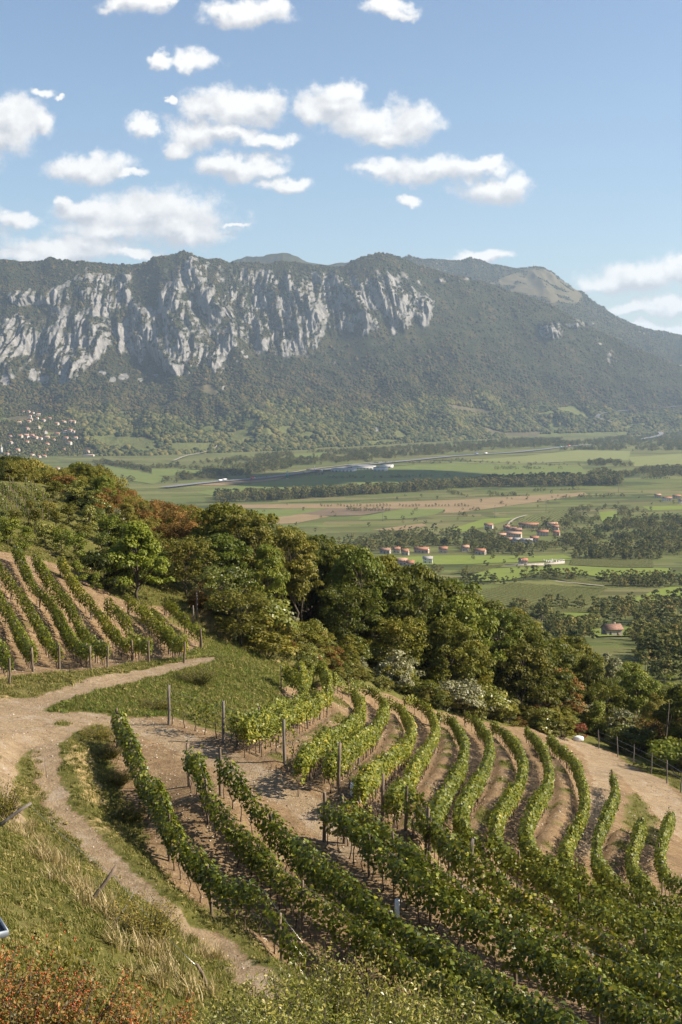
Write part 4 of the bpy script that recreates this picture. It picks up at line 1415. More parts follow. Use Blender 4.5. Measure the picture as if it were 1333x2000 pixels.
def build_wood():
    g = np.random.default_rng(900)
    pts = []
    bx, by = _bw[:, 0], _bw[:, 1]
    tries = 0
    while tries < 12000 and len(pts) < 250:
        tries += 1
        x = g.uniform(-62, 62)
        yb = np.interp(x, bx, by)
        y = yb + 2.0 + g.uniform(0, 1) ** 0.8 * 66
        z = float(Zg(x, y))
        px, py, D = project((x, y, z))
        if px < -60 or px > 1420:
            continue
        zs = (-((ip(px, SKYLINE) - 1000) / FPX * CP) - SP) * D
        hh = zs - z
        if hh < (1.8 if px < 120 else 3.2):
            continue
        sp = 3.2 if hh < 7 else 4.1
        if any((x - a) ** 2 + (y - b) ** 2 < sp * sp for a, b, *_ in pts):
            continue
        pts.append((x, y, z, hh, px, D, y - yb))
    pts.sort(key=lambda p: p[1])
    for (x, y, z, hh, px, D, back) in pts:
        H = min(hh, 14.5) * g.uniform(0.86, 1.03)
        if back < 7:
            H = min(H, g.uniform(6.0, 9.5))
        if 150 < px < 420 and back < 12:
            H = min(H, g.uniform(3.5, 5.5))
        u = g.uniform()
        if px < 90:
            m = 'leaf_dark' if u < .25 else 'leaf_olive' if u < .75 else 'leaf_bright'
        elif px < 205:
            m = 'leaf_olive' if u < .65 else 'leaf_bright' if u < .8 else 'leaf_wood'
        elif px < 430:
            m = 'leaf_rust' if u < (.62 if back > 14 else .4) else 'leaf_olive' if u < .85 else 'leaf_wood'
            H *= .92
        elif px < 830:
            m = 'leaf_wood' if u < .60 else 'leaf_bright' if u < .78 else 'leaf_olive'
        elif px < 900:
            m = 'leaf_bright' if u < .5 else 'leaf_wood'
        elif px < 1140:
            m = 'leaf_wood' if u < .46 else 'leaf_olive' if u < .78 else 'leaf_rust' if u < .86 else 'leaf_bright'
        else:
            m = 'leaf_wood' if u < .28 else 'leaf_bright' if u < .52 else 'leaf_olive' if u < .80 else 'leaf_rust' if u < .85 else 'leaf_silver'
            H = min(H, g.uniform(5.0, 9.5))
        kind = 'broad' if H > 7.5 and u < 0.75 else 'tall' if H > 7.5 else 'airy' if u < 0.6 else 'broad'
        put_tree(kind, int(g.integers(9)), (x, y, z - 0.1), H, m, wood_label(m, kind, H, px, back), 'trees of the hillside wood', g.uniform(0, 6.28), g.uniform(0.7, 0.98) * (1.1 if H < 8 else 1))
    rimp = at([540,640,760,860,690,600,560], [1268,1290,1345,1375,1335,1308,1290])
    lo, hi = rimp[:, :2].min(0), rimp[:, :2].max(0)
    RIM = [q for q in g.uniform(lo, hi, (400, 2)) if inpoly(np.array([q[0]]), np.array([q[1]]), rimp)[0]][:60]
    # scrub along the edge of the wood
    SL = {'leaf_olive': 'yellow green scrub bush along the edge of the wood', 'leaf_shrub': 'light green scrub bush along the edge of the wood',
          'leaf_silver': 'silvery grey scrub bush along the edge of the wood', 'leaf_wood': 'dark green scrub bush along the edge of the wood', 'leaf_rust': 'brownish scrub bush along the edge of the wood'}
    for (x, y) in RIM:
        px, py, D = project((x, y, float(Zg(x, y))))
        m = str(g.choice(['leaf_olive', 'leaf_shrub', 'leaf_wood', 'leaf_rust'], p=[.4, .35, .17, .08]))
        put_tree('bush', int(g.integers(9)), (x, y, float(Zg(x, y)) - .05), g.uniform(.6, 1.5), m, SL[m].replace('along the edge of the wood', 'on the rim above the curved rows'), 'scrub at the edge of the wood', g.uniform(0, 6), g.uniform(.9, 1.4), 'scrub_bush', 'bush')
    s = smooth_line(_bw[2:], 1.9)
    for p in s:
        for k in range(3):
            x, y = p[0] + g.normal(scale=1.2), p[1] + g.uniform(-3.6 if -8 < p[0] < 16 else -2.0, 4.0)
            px, py, D = project((x, y, float(Zg(x, y))))
            if px < -20 or px > 1400 or (300 < px < 400):
                continue
            m = str(g.choice(['leaf_olive', 'leaf_shrub', 'leaf_wood', 'leaf_rust', 'leaf_silver'], p=[.34, .28, .26, .06, .06]))
            put_tree('bush', int(g.integers(9)), (x, y, float(Zg(x, y)) - .05), g.uniform(1.0, 2.8), m, SL[m].replace('along the edge of the wood', 'at the wood edge ' + zone(px)), 'scrub at the edge of the wood', g.uniform(0, 6), g.uniform(.9, 1.3), 'scrub_bush', 'bush')


build_wood()


def named_plants():
    g = np.random.default_rng(77)
    PROTO['cherry'] = [make_tree(21, 6.2, 2.75, 1.2, 90, 12500, .21, 'cone', .62, .13)]
    p = at1(268, 1172)
    put_tree('cherry', 0, p, 6.6, 'leaf_fresh', 'rounded bright green tree standing alone above the upper vine rows', wide=0.98, rz=0.4)
    p = at1(205, 1150)
    put_tree('bush', 1, p, 3.2, 'leaf_dark', 'dark bush beside the lone bright green tree', wide=1.0, name='bush', cat='bush')
    # pale shrubs standing out from the dark wood edge
    for (bx, by, h, w, lab, mat, kd) in [
        (775, 1345, 3.9, .85, 'silvery white flowering shrub in front of the dark wood', 'leaf_silver', 'bush'),
        (900, 1392, 3.6, 1.1, 'broad pale grey green shrub at the far end of the curved rows', 'leaf_silver', 'bush'),
        (950, 1402, 3.4, 1.2, 'pale green shrub beside the broad grey green one', 'leaf_shrub', 'bush'),
        (1212, 1452, 4.0, 1.0, 'silvery willow like shrub beyond the wide dirt road', 'leaf_silver', 'bush'),
        (1168, 1440, 4.6, 1.0, 'yellow green young tree beside the silvery shrub by the road', 'leaf_bright', 'sapling'),
        (1290, 1482, 5.4, 1.2, 'rusty leaved sapling behind the roadside fence posts', 'leaf_rust', 'airy'),
        (1240, 1474, 3.0, 1.4, 'green bush behind the roadside fence posts', 'leaf_wood', 'bush'),
        (1330, 1520, 4.0, 1.3, 'fresh green bush where the fence line leaves the road', 'leaf_bright', 'bush'),
        (1100, 1440, 3.0, 1.4, 'dark green bush at the head of the dirt road', 'leaf_wood', 'bush'),
        (1133, 1438, 1.5, 1.0, 'small red leaved shrub by the white sack', 'leaf_red', 'bush'),
        (470, 1262, 4.8, 1.5, 'yellow green feathery tree on the grass bank edge', 'leaf_olive', 'airy'),
        (440, 1225, 5.4, 1.25, 'light green airy tree behind the end of the upper rows', 'leaf_shrub', 'airy'),
        (520, 1282, 3.6, 1.3, 'olive green bush above the end of the curved rows', 'leaf_olive', 'bush'),
        (500, 1250, 4.2, 1.3, 'leafy pale bush on the rim of the green bank', 'leaf_shrub', 'bush'),
        (365, 1165, 5.6, 1.1, 'tall yellow leaved tree behind the lone bright green tree', 'leaf_olive', 'airy'),
        (400, 1195, 2.6, 1.1, 'russet bush at the corner of the upper block', 'leaf_rust', 'bush'),
        (870, 1362, 3.6, 1.2, 'dusky green bush between two silvery shrubs', 'leaf_wood', 'bush')]:
        p = at1(bx, by)
        nm = 'bush' if kd == 'bush' else 'young_tree'
        put_tree(kd, int(g.integers(9)), p - np.array([0, 0, .08]), h, mat, lab, None, g.uniform(0, 6), w, nm, 'bush' if kd == 'bush' else 'tree')
    # small orchard trees between the upper block and the upper slope
    for (bx, by, h) in [(-20,1085,3.4),(20,1062,3.2),(52,1075,3.0),(88,1070,3.4),(120,1080,3.2),(150,1098,3.6),(180,1118,3.2),(200,1090,3.6),(160,1065,3.6),(110,1045,3.6),(70,1040,3.4),(30,1032,3.2),(0,1042,3.2),
                        (135,1025,3.4),(175,1040,4),(215,1065,4.2),(235,1100,3.8),(95,1018,3.2),(60,1012,3.0),(150,1140,3.0),(188,1152,2.6),(250,1075,4.4),(290,1105,4.6),(315,1140,4.2)]:
        p = at1(bx, by)
        mat = str(g.choice(['leaf_bright', 'leaf_olive', 'leaf_shrub'], p=[.4, .4, .2]))
        lab = {'leaf_bright': 'small light green orchard tree above the upper vine rows', 'leaf_olive': 'small yellowing orchard tree above the upper vine rows', 'leaf_shrub': 'small pale leaved orchard tree above the upper vine rows'}[mat]
        put_tree('sapling', int(g.integers(9)), p - np.array([0, 0, .08]), h * g.uniform(.6, .8), mat, lab, 'small orchard trees on the slope', g.uniform(0, 6), g.uniform(1.0, 1.35), 'orchard_tree', 'tree')


named_plants()
# ------------------------------------------------------------------ scattering what nobody could count
def gn_scatter(name, P, rot, scl, idx, protos, label, category):
    """one object whose points each carry a copy of one of the given shapes"""
    me = bpy.data.meshes.new(name)
    P = np.asarray(P, np.float32)
    me.vertices.add(len(P))
    me.vertices.foreach_set('co', P.ravel())
    for an, av, typ in (('rotz', rot, 'FLOAT'), ('scl', scl, 'FLOAT'), ('pick', idx, 'INT')):
        a = me.attributes.new(an, typ, 'POINT')
        a.data.foreach_set('value', np.asarray(av, np.int32 if typ == 'INT' else np.float32))
    me.update()
    o = link(name, me, kind='stuff', label=label, category=category)
    tree = bpy.data.node_groups.new(name + '_scatter', 'GeometryNodeTree')
    tree.interface.new_socket('Geometry', in_out='INPUT', socket_type='NodeSocketGeometry')
    tree.interface.new_socket('Geometry', in_out='OUTPUT', socket_type='NodeSocketGeometry')
    N, Lk = tree.nodes, tree.links
    gi, go = N.new('NodeGroupInput'), N.new('NodeGroupOutput')
    iop = N.new('GeometryNodeInstanceOnPoints')
    ci = N.new('GeometryNodeCollectionInfo')
    ci.inputs['Separate Children'].default_value = True
    ci.inputs['Reset Children'].default_value = True
    colx = bpy.data.collections.new(name + '_shapes')
    for i, m in enumerate(protos):
        colx.objects.link(bpy.data.objects.new('%s_shape_%02d' % (name, i), m))
    ci.inputs['Collection'].default_value = colx

    def named(n, typ):
        a = N.new('GeometryNodeInputNamedAttribute')
        a.data_type = typ
        a.inputs['Name'].default_value = n
        return a.outputs['Attribute']
    cx = N.new('ShaderNodeCombineXYZ')
    Lk.new(named('rotz', 'FLOAT'), cx.inputs[2])
    Lk.new(gi.outputs[0], iop.inputs['Points'])
    Lk.new(ci.outputs[0], iop.inputs['Instance'])
    iop.inputs['Pick Instance'].default_value = True
    Lk.new(named('pick', 'INT'), iop.inputs['Instance Index'])
    Lk.new(cx.outputs[0], iop.inputs['Rotation'])
    Lk.new(named('scl', 'FLOAT'), iop.inputs['Scale'])
    Lk.new(iop.outputs[0], go.inputs[0])
    md = o.modifiers.new('scatter', 'NODES')
    md.node_group = tree
    return o


def crown_blob(seed, mat):
    """a far tree's crown: lumpy, broken surface, one metre across"""
    g = np.random.default_rng(seed)
    bm = bmesh.new()
    bmesh.ops.create_icosphere(bm, subdivisions=2, radius=0.5)
    V = np.array([v.co[:] for v in bm.verts])
    F = np.array([[v.index for v in f.verts] for f in bm.faces])
    bm.free()
    V = V * (1 + 0.42 * fbm(V[:, 0] * 3 + seed, V[:, 1] * 3, V[:, 2] * 3, 3, seed))[:, None]
    V[:, 2] = V[:, 2] * 1.0 + 0.35
    V[:, 2] = np.maximum(V[:, 2], -0.05)
    return mesh_np('far_crown', V, F, attrs=dict(rnd=g.uniform(0.1, 0.9, len(F))), mats=[mat])


SPLIT = []


def valley_tree(seed, shape, leaves=420, mat=None):
    """one metre tall tree of leaf clumps on a stem, for the middle distance"""
    g = np.random.default_rng(seed)
    n = 18
    f = g.uniform(0.12, 0.92, n)
    rad = {'round': np.sqrt(np.clip(1 - (2 * f - 1) ** 2, .05, 1)) * .36, 'poplar': np.full(n, .13), 'low': np.sqrt(np.clip(1 - f ** 2, .05, 1)) * .55}[shape]
    a = g.uniform(0, 6.28, n)
    rr = rad * np.sqrt(g.uniform(.2, 1, n))
    C = np.stack([rr * np.cos(a), rr * np.sin(a), f], -1)
    i = g.integers(0, n, leaves)
    d = unit(g.normal(size=(leaves, 3)))
    d[:, 2] = np.abs(d[:, 2]) * .9 - .2
    P = C[i] + d * (0.13 * g.uniform(.4, 1.1, leaves))[:, None]
    N_ = unit(d + (0, 0, .4) + g.normal(scale=.3, size=(leaves, 3)))
    V, F = leaf_quads(P, N_, 0.085 * g.uniform(.7, 1.4, leaves), .85, .1, g)
    cl = g.uniform(size=n)
    rnd = np.clip(.5 * g.uniform(size=leaves) + .5 * cl[i], 0, 1)
    tv, tf = tube([(0, 0, -.06), (0, 0, .2), (0.01, 0, .6)], [.022, .018, .006], 5)
    Vj, Fj = join([(V, F), (tv, tf)])
    SPLIT.append((mesh_np('trunk', tv, tf, mats=[M['bark']]), mesh_np('crown', V, F, attrs=dict(rnd=rnd), mats=[mat or M['leaf_valley']])))
    return mesh_np('valley_tree', Vj, Fj, attrs=dict(rnd=np.concatenate([rnd, np.zeros(len(tf))])), mats=[mat or M['leaf_valley'], M['bark']],
                   fmat=np.concatenate([np.zeros(len(F)), np.ones(len(tf))]))


BLOBS = [crown_blob(s, M['leaf_mountain']) for s in range(5)]
VTREES = [valley_tree(1, 'round'), valley_tree(2, 'round'), valley_tree(3, 'low'), valley_tree(4, 'round'), valley_tree(5, 'poplar', 300), valley_tree(6, 'low')]


def ground(px, py):
    """where a pixel's line of sight meets the valley or the mountain foot, whichever is nearer"""
    a = at1(px, py, 0.0, 500.0)
    da = project(a)[2]
    m = on_mountain(px, py)
    dm = project(m)[2]
    return a if da < dm - 30 and py > 830 else m


# ------------------------------------------------------------------ woods on the mountain
def build_mountain_woods():
    g = np.random.default_rng(31)
    nr, nc = MROCK.shape
    A = MV[:-1, :-1]
    area = np.linalg.norm(np.cross(MV[:-1, 1:] - A, MV[1:, :-1] - A), axis=-1)
    dens = area * np.clip(1.25 - 2.6 * MROCK[:-1, :-1], 0, 1) * (MOPEN[:-1, :-1] < 0.5)
    s = MS[:-1, None]
    dens = dens * (0.45 + 0.9 * (s < 0.62) * sstep(0.62, 0.3, s) + 0.15)
    dens = dens * (0.55 + 0.9 * sstep(-0.25, 0.25, fbm(A[..., 0] / 140, A[..., 1] / 140, 0, 3, 66)))
    pxm, pym = MPX[:-1, :-1], MPY[:-1, :-1]
    vil = inpoly(pxm, pym, [(-60,812),(30,800),(60,790),(90,800),(160,822),(165,870),(190,880),(200,900),(-60,905)])
    dens = np.where(vil, dens * .5, dens)
    dens = dens * (MROCK[:-1, :-1] < 0.34)
    w = dens.ravel() / dens.sum()
    n = 130000
    c = g.choice(len(w), n, p=w)
    r, k = c // (nc - 1), c % (nc - 1)
    u, v = g.uniform(size=(n, 1)), g.uniform(size=(n, 1))
    P = MV[r, k] * (1 - u) * (1 - v) + MV[r, k + 1] * u * (1 - v) + MV[r + 1, k] * (1 - u) * v + MV[r + 1, k + 1] * u * v
    hgt = np.where(MS[r] < 0.55, g.uniform(6, 13, n), g.uniform(4, 8.5, n))
    hgt = np.where(vil[r, k], hgt * .6, hgt)
    big = (g.uniform(size=n) < np.where(MS[r] < 0.6, .16, .05)) & ~vil[r, k]
    hgt = np.where(big, g.uniform(13, 22, n), hgt)
    P[:, 2] -= 0.5 + big * 4
    low = MS[r] + .10 * fbm(P[:, 0] / 240, P[:, 1] / 240, 0, 3, 67) < .34
    L2 = np.nonzero(low)[0]
    FB = [crown_blob(s + 20, M['leaf_foothill']) for s in range(5)]
    gn_scatter('foothill_wood', P[L2], g.uniform(0, 6.28, len(L2)), hgt[L2] * g.uniform(.9, 1.35, len(L2)), g.integers(0, 5, len(L2)), FB, 'green mixed wood over the foothills along the valley edge', 'wood')
    P, hgt = P[~low], hgt[~low]
    n = len(P)
    gn_scatter('mountain_wood', P, g.uniform(0, 6.28, n), hgt, g.integers(0, 5, n), BLOBS, 'scrubby mixed wood covering the mountain slopes below the cliffs', 'wood')
    # the rear mountain's lower woods
    A = RV[:-1, :-1]
    area = np.linalg.norm(np.cross(RV[:-1, 1:] - A, RV[1:, :-1] - A), axis=-1)
    d2 = area * (RTAN[:-1, :-1] < .5) * (RROCK[:-1, :-1] < .3)
    d2[:40] = 0
    w = d2.ravel() / d2.sum()
    n = 22000
    c = g.choice(len(w), n, p=w)
    P = A.reshape(-1, 3)[c] + g.uniform(-8, 8, (n, 3)) * (1, 1, 0)
    gn_scatter('rear_mountain_wood', P, g.uniform(0, 6.28, n), g.uniform(6, 13, n), g.integers(0, 5, n), BLOBS, 'dark wood on the flank of the bare topped mountain', 'wood')


build_mountain_woods()

# ------------------------------------------------------------------ fields
FIELD_LIST = [
 ('f_green', [(380,962),(470,947),(560,937),(640,925),(700,916),(800,909),(900,904),(1135,911),(1150,928),(1080,940),(900,944),(700,958),(560,966),(430,970)], 'wide even green field between the motorway and the dark tree belt'),
 ('f_pale', [(905,899),(1000,893),(1060,887),(1130,879),(1232,881),(1228,899),(1110,901),(1010,904)], 'pale green meadow beside the motorway'),
 ('f_pale', [(1228,893),(1420,880),(1420,902),(1240,911)], 'pale meadow beyond the belt of round trees'),
 ('f_tan', [(440,986),(700,984),(900,976),(1140,962),(1150,966),(1010,986),(900,1001),(866,1003),(870,994),(480,993)], 'long tan field with a row of small trees'),
 ('f_green', [(430,1004),(500,996),(640,994),(560,1009),(470,1016)], 'green strip field next to the ploughed strip'),
 ('f_brown', [(565,1008),(642,994),(782,994),(705,1007)], 'brown ploughed strip beside the row of small trees'),
 ('f_green', [(700,1016),(712,1008),(790,994),(872,994),(850,1006),(790,1014)], 'grass strip field beside the ploughed strip'),
 ('f_tan', [(500,1016),(590,1004),(645,1009),(580,1022),(500,1026)], 'small tan field by the wood edge'),
 ('f_tan', [(725,1036),(830,1022),(832,1028),(785,1037)], 'thin tan strip near the village'),
 ('f_bright', [(880,1034),(945,1014),(1012,1011),(962,1026),(900,1040)], 'bright green meadow left of the village vineyard'),
 ('f_vine2', [(992,1034),(1015,1016),(1062,1001),(1118,996),(1095,1018),(1040,1033)], 'striped vineyard running down to the village'),
 ('f_bright', [(1170,1000),(1205,998),(1206,1016),(1176,1019)], 'small bright green square meadow'),
 ('f_bright', [(1255,990),(1420,985),(1420,992),(1270,998)], 'bright meadow edging the wooded rise'),
 ('f_bright', [(735,1094),(770,1089),(900,1085),(1040,1087),(1100,1084),(1125,1094),(980,1100),(820,1104)], 'bright green meadow below the village houses'),
 ('f_vine', [(880,1122),(910,1108),(985,1104),(950,1118)], 'dark vineyard plot below the meadow'),
 ('f_bright', [(905,1136),(955,1112),(1100,1105),(1312,1111),(1305,1126),(1180,1129),(1085,1119),(985,1136)], 'long bright meadow around the cemetery'),
 ('f_vine', [(1118,1090),(1272,1090),(1278,1109),(1112,1104)], 'yellow green vineyard beside the cemetery meadow'),
 ('f_vine', [(905,1168),(1000,1140),(1185,1150),(1150,1182),(1000,1190)], 'terraced vineyard on the slope above the wood'),
 ('f_vine', [(1060,1128),(1180,1131),(1290,1130),(1280,1146),(1150,1144)], 'overgrown vineyard strip below the cemetery meadow'),
 ('f_bright', [(1235,1172),(1310,1148),(1420,1144),(1420,1158),(1262,1182)], 'sloping green meadow between woods'),
 ('f_bright', [(1065,1206),(1090,1198),(1172,1200),(1168,1214),(1080,1218)], 'green glade around the barn'),
 ('f_vine', [(1060,1192),(1200,1190),(1210,1198),(1070,1200)], 'vine terraces above the barn glade'),
 ('f_bright', [(1150,1232),(1250,1226),(1260,1238),(1170,1246)], 'green paddock beside the lone red roofed barn'),
 ('f_green', [(190,906),(270,920),(330,935),(300,946),(230,936)], 'dark green field at the foot of the hillside village'),
 ('f_green', [(290,915),(400,919),(395,929),(300,930)], 'green field strip under the mountain foot'),
 ('f_green', [(570,888),(640,884),(640,892),(575,897)], 'small meadow between woods by the motorway'),
 ('f_tan', [(360,948),(430,941),(520,934),(560,931),(540,938),(430,949)], 'dry verge beside the motorway'),
]


def drape(poly, off, step):
    """flat outline laid on the land as a triangulated sheet"""
    W = at([p[0] for p in poly], [p[1] for p in poly], 0.0, 300.0)
    W2 = []
    for i in range(len(W)):
        a, b = W[i], W[(i + 1) % len(W)]
        n = max(1, int(np.linalg.norm(b[:2] - a[:2]) / step))
        for k in range(n):
            W2.append(a[:2] + (b[:2] - a[:2]) * k / n)
    W2 = np.array(W2)
    lo, hi = W2.min(0), W2.max(0)
    gx_, gy_ = np.meshgrid(np.arange(lo[0], hi[0], step), np.arange(lo[1], hi[1], step))
    ins = inpoly(gx_, gy_, W2)
    I = np.stack([gx_[ins], gy_[ins]], -1)
    pts = np.concatenate([W2, I]) if len(I) else W2
    n = len(W2)
    c = W2.mean(0)
    res = delaunay_2d_cdt([Vector(p - c) for p in pts], [(i, (i + 1) % n) for i in range(n)], [], 2, 0.01)
    V = np.array([v[:] for v in res[0]]) + c
    F = [f for f in res[2] if len(f) == 3]
    cen = np.array([V[list(f)].mean(0) for f in F])
    ok = inpoly(cen[:, 0], cen[:, 1], W2)
    F = np.array([f for f, k in zip(F, ok) if k])
    return np.concatenate([V, (Zg(V[:, 0], V[:, 1]) + off)[:, None]], 1), F


def build_fields():
    for i, (mat, poly, lab) in enumerate(FIELD_LIST):
        V, F = drape(poly, 0.3 + 0.02 * i, 14.0 if poly[0][1] > 1015 else 60.0)
        link('field', mesh_np('field', V, F, smooth=True, mats=[M[mat]]), kind='structure', label=lab, category='field')


build_fields()


def ribbon(name, pts, width, mat, off, label, surf=None, step=25.0):
    """a road laid over the land"""
    W = np.array([surf(*p) for p in pts]) if surf else at([p[0] for p in pts], [p[1] for p in pts], 0.0, 300.0)
    L = smooth_line(W, step)
    if surf is None:
        L[:, 2] = Zg(L[:, 0], L[:, 1])
    T = unit(np.gradient(L[:, :2], axis=0))
    S = np.stack([T[:, 1], -T[:, 0]], -1) * width / 2
    V = np.concatenate([np.c_[L[:, :2] - S, L[:, 2] + off], np.c_[L[:, :2] + S, L[:, 2] + off]])
    n = len(L)
    i = np.arange(n - 1)
    F = np.stack([i, i + n, i + n + 1, i + 1], -1)
    link(name, mesh_np(name, V, F, mats=[mat]), kind='structure', label=label, category='road')
    return L


MOTORWAY = [(320,954),(420,943),(500,937),(580,927),(700,911),(800,901),(900,891),(1000,885),(1060,879),(1120,872),(1180,868)]
MW = ribbon('motorway', MOTORWAY, 26, M['asphalt'], 3.2, 'grey motorway crossing the valley below the mountain')
ribbon('motorway_bend', [(1250,862),(1290,853),(1284,845),(1245,837),(1205,830),(1172,821),(1165,815),(1185,809),(1240,803),(1300,799),(1400,790)], 24, M['asphalt'], 9.0, 'pale curve of the motorway climbing round the hill', surf=lambda a, b: ground(a, b))
ribbon('village_lane', [(990,1035),(998,1022),(1012,1014),(1030,1009)], 3.6, M['gravel'], 3.0, 'pale lane leading out of the village')
ribbon('field_road', [(560,926),(640,914),(760,903),(900,905),(1000,907),(1100,903)], 8, M['gravel'], 3.1, 'thin pale road along the edge of the wide green field')
ribbon('slope_road', [(340,903),(365,893),(400,886),(420,878),(425,873)], 7, M['gravel'], 6.0, 'pale farm road on the slope under the mountain', surf=lambda a, b: ground(a, b))
ribbon('terrace_lane', [(1085,1142),(1130,1147),(1180,1152)], 2.4, M['gravel'], 3.0, 'pale track above the terraced vineyard')


# ------------------------------------------------------------------ trees of the valley
WOODS = [
 ([(180,900),(300,912),(330,925),(420,915),(520,905),(600,895),(560,918),(470,930),(400,936),(300,940),(200,925)], 48, (8, 15), (0, 1, 2, 3)),
 ([(1000,868),(1120,862),(1240,852),(1420,845),(1420,858),(1240,866),(1120,872),(1010,876)], 48, (8, 14), (0, 1, 2, 3)),  # outline in the photograph, trees per hectare, height range, which shapes
 ([(420,972),(560,968),(700,960),(850,950),(950,942),(1080,936),(1150,938),(1215,938),(1210,948),(1100,950),(950,952),(850,958),(700,968),(560,977),(420,982)], 90, (12, 21), (0, 1, 3, 5)),
 ([(1150,934),(1180,928),(1215,934),(1210,945),(1160,946)], 120, (14, 22), (0, 1, 3)),
 ([(1100,894),(1190,892),(1195,897),(1105,900)], 90, (8, 13), (0, 1, 2)),
 ([(1205,926),(1260,918),(1420,912),(1420,928),(1230,934)], 70, (9, 16), (0, 1, 2, 3)),
 ([(1150,902),(1240,904),(1235,912),(1150,910)], 60, (9, 15), (0, 1, 3)),
 ([(1060,882),(1130,876),(1260,862),(1420,858),(1420,878),(1230,882),(1130,880)], 45, (9, 15), (0, 1, 2)),
 ([(690,1062),(760,1046),(850,1038),(900,1042),(900,1066),(860,1074),(780,1074),(700,1080)], 62, (7, 13), (0, 1, 2, 3)),
 ([(900,1042),(960,1038),(1000,1064),(1100,1066),(1120,1084),(1000,1084),(900,1084)], 70, (6, 12), (0, 1, 2, 3)),
 ([(960,1034),(1000,1026),(1110,1022),(1130,1040),(1100,1062),(1040,1064)], 45, (5, 10), (0, 2, 3)),
 ([(1090,1060),(1140,1040),(1200,1018),(1420,1008),(1420,1088),(1280,1094),(1110,1084)], 70, (7, 14), (0, 1, 2, 3)),
 ([(1080,998),(1180,990),(1250,995),(1280,1000),(1200,1014),(1130,1032),(1095,1030)], 60, (5, 9), (0, 2, 3)),
 ([(1110,1086),(1290,1090),(1290,1096),(1110,1092)], 160, (8, 13), (4, 4, 0)),
 ([(690,1086),(760,1084),(880,1078),(950,1082),(950,1090),(760,1094)], 45, (5, 9), (0, 2)),
 ([(830,1112),(900,1108),(985,1116),(970,1126),(900,1136),(840,1130)], 60, (5, 9), (0, 1, 2)),
 ([(905,1132),(985,1130),(1080,1122),(1180,1132),(1190,1138),(1080,1134),(990,1142),(905,1146)], 90, (5, 10), (0, 1, 2, 3)),
 ([(1180,1132),(1300,1126),(1420,1118),(1420,1140),(1260,1150),(1190,1146)], 90, (6, 11), (0, 1, 2, 3)),
 ([(990,1186),(1090,1184),(1180,1186),(1235,1176),(1260,1184),(1420,1160),(1420,1240),(1260,1224),(1180,1226),(1060,1222),(1000,1206)], 75, (6, 11), (0, 1, 2, 3, 5)),
 ([(1060,1220),(1150,1228),(1250,1236),(1420,1230),(1420,1340),(1400,1400),(1240,1370),(1120,1290)], 190, (5, 10), (0, 1, 2, 3, 5)),
 ([(180,902),(290,915),(400,905),(480,895),(560,885),(700,880),(820,872),(900,866),(1000,858),(1100,858),(1100,868),(900,884),(800,893),(700,903),(560,915),(460,926),(340,944),(250,945)], 46, (8, 15), (0, 1, 2, 3)),
 ([(470,985),(900,960),(1300,960),(1420,985),(1100,998),(900,1030),(700,1050),(560,1040)], 1.3, (4, 8), (0, 2, 3)),
 ([(720,908),(900,898),(1140,908),(1130,914),(900,904),(740,912)], 7, (5, 9), (0, 2)),
 ([(570,938),(640,930),(700,922),(760,914),(760,917),(700,926),(640,934),(570,942)], 60, (4, 7), (0, 2)),
]


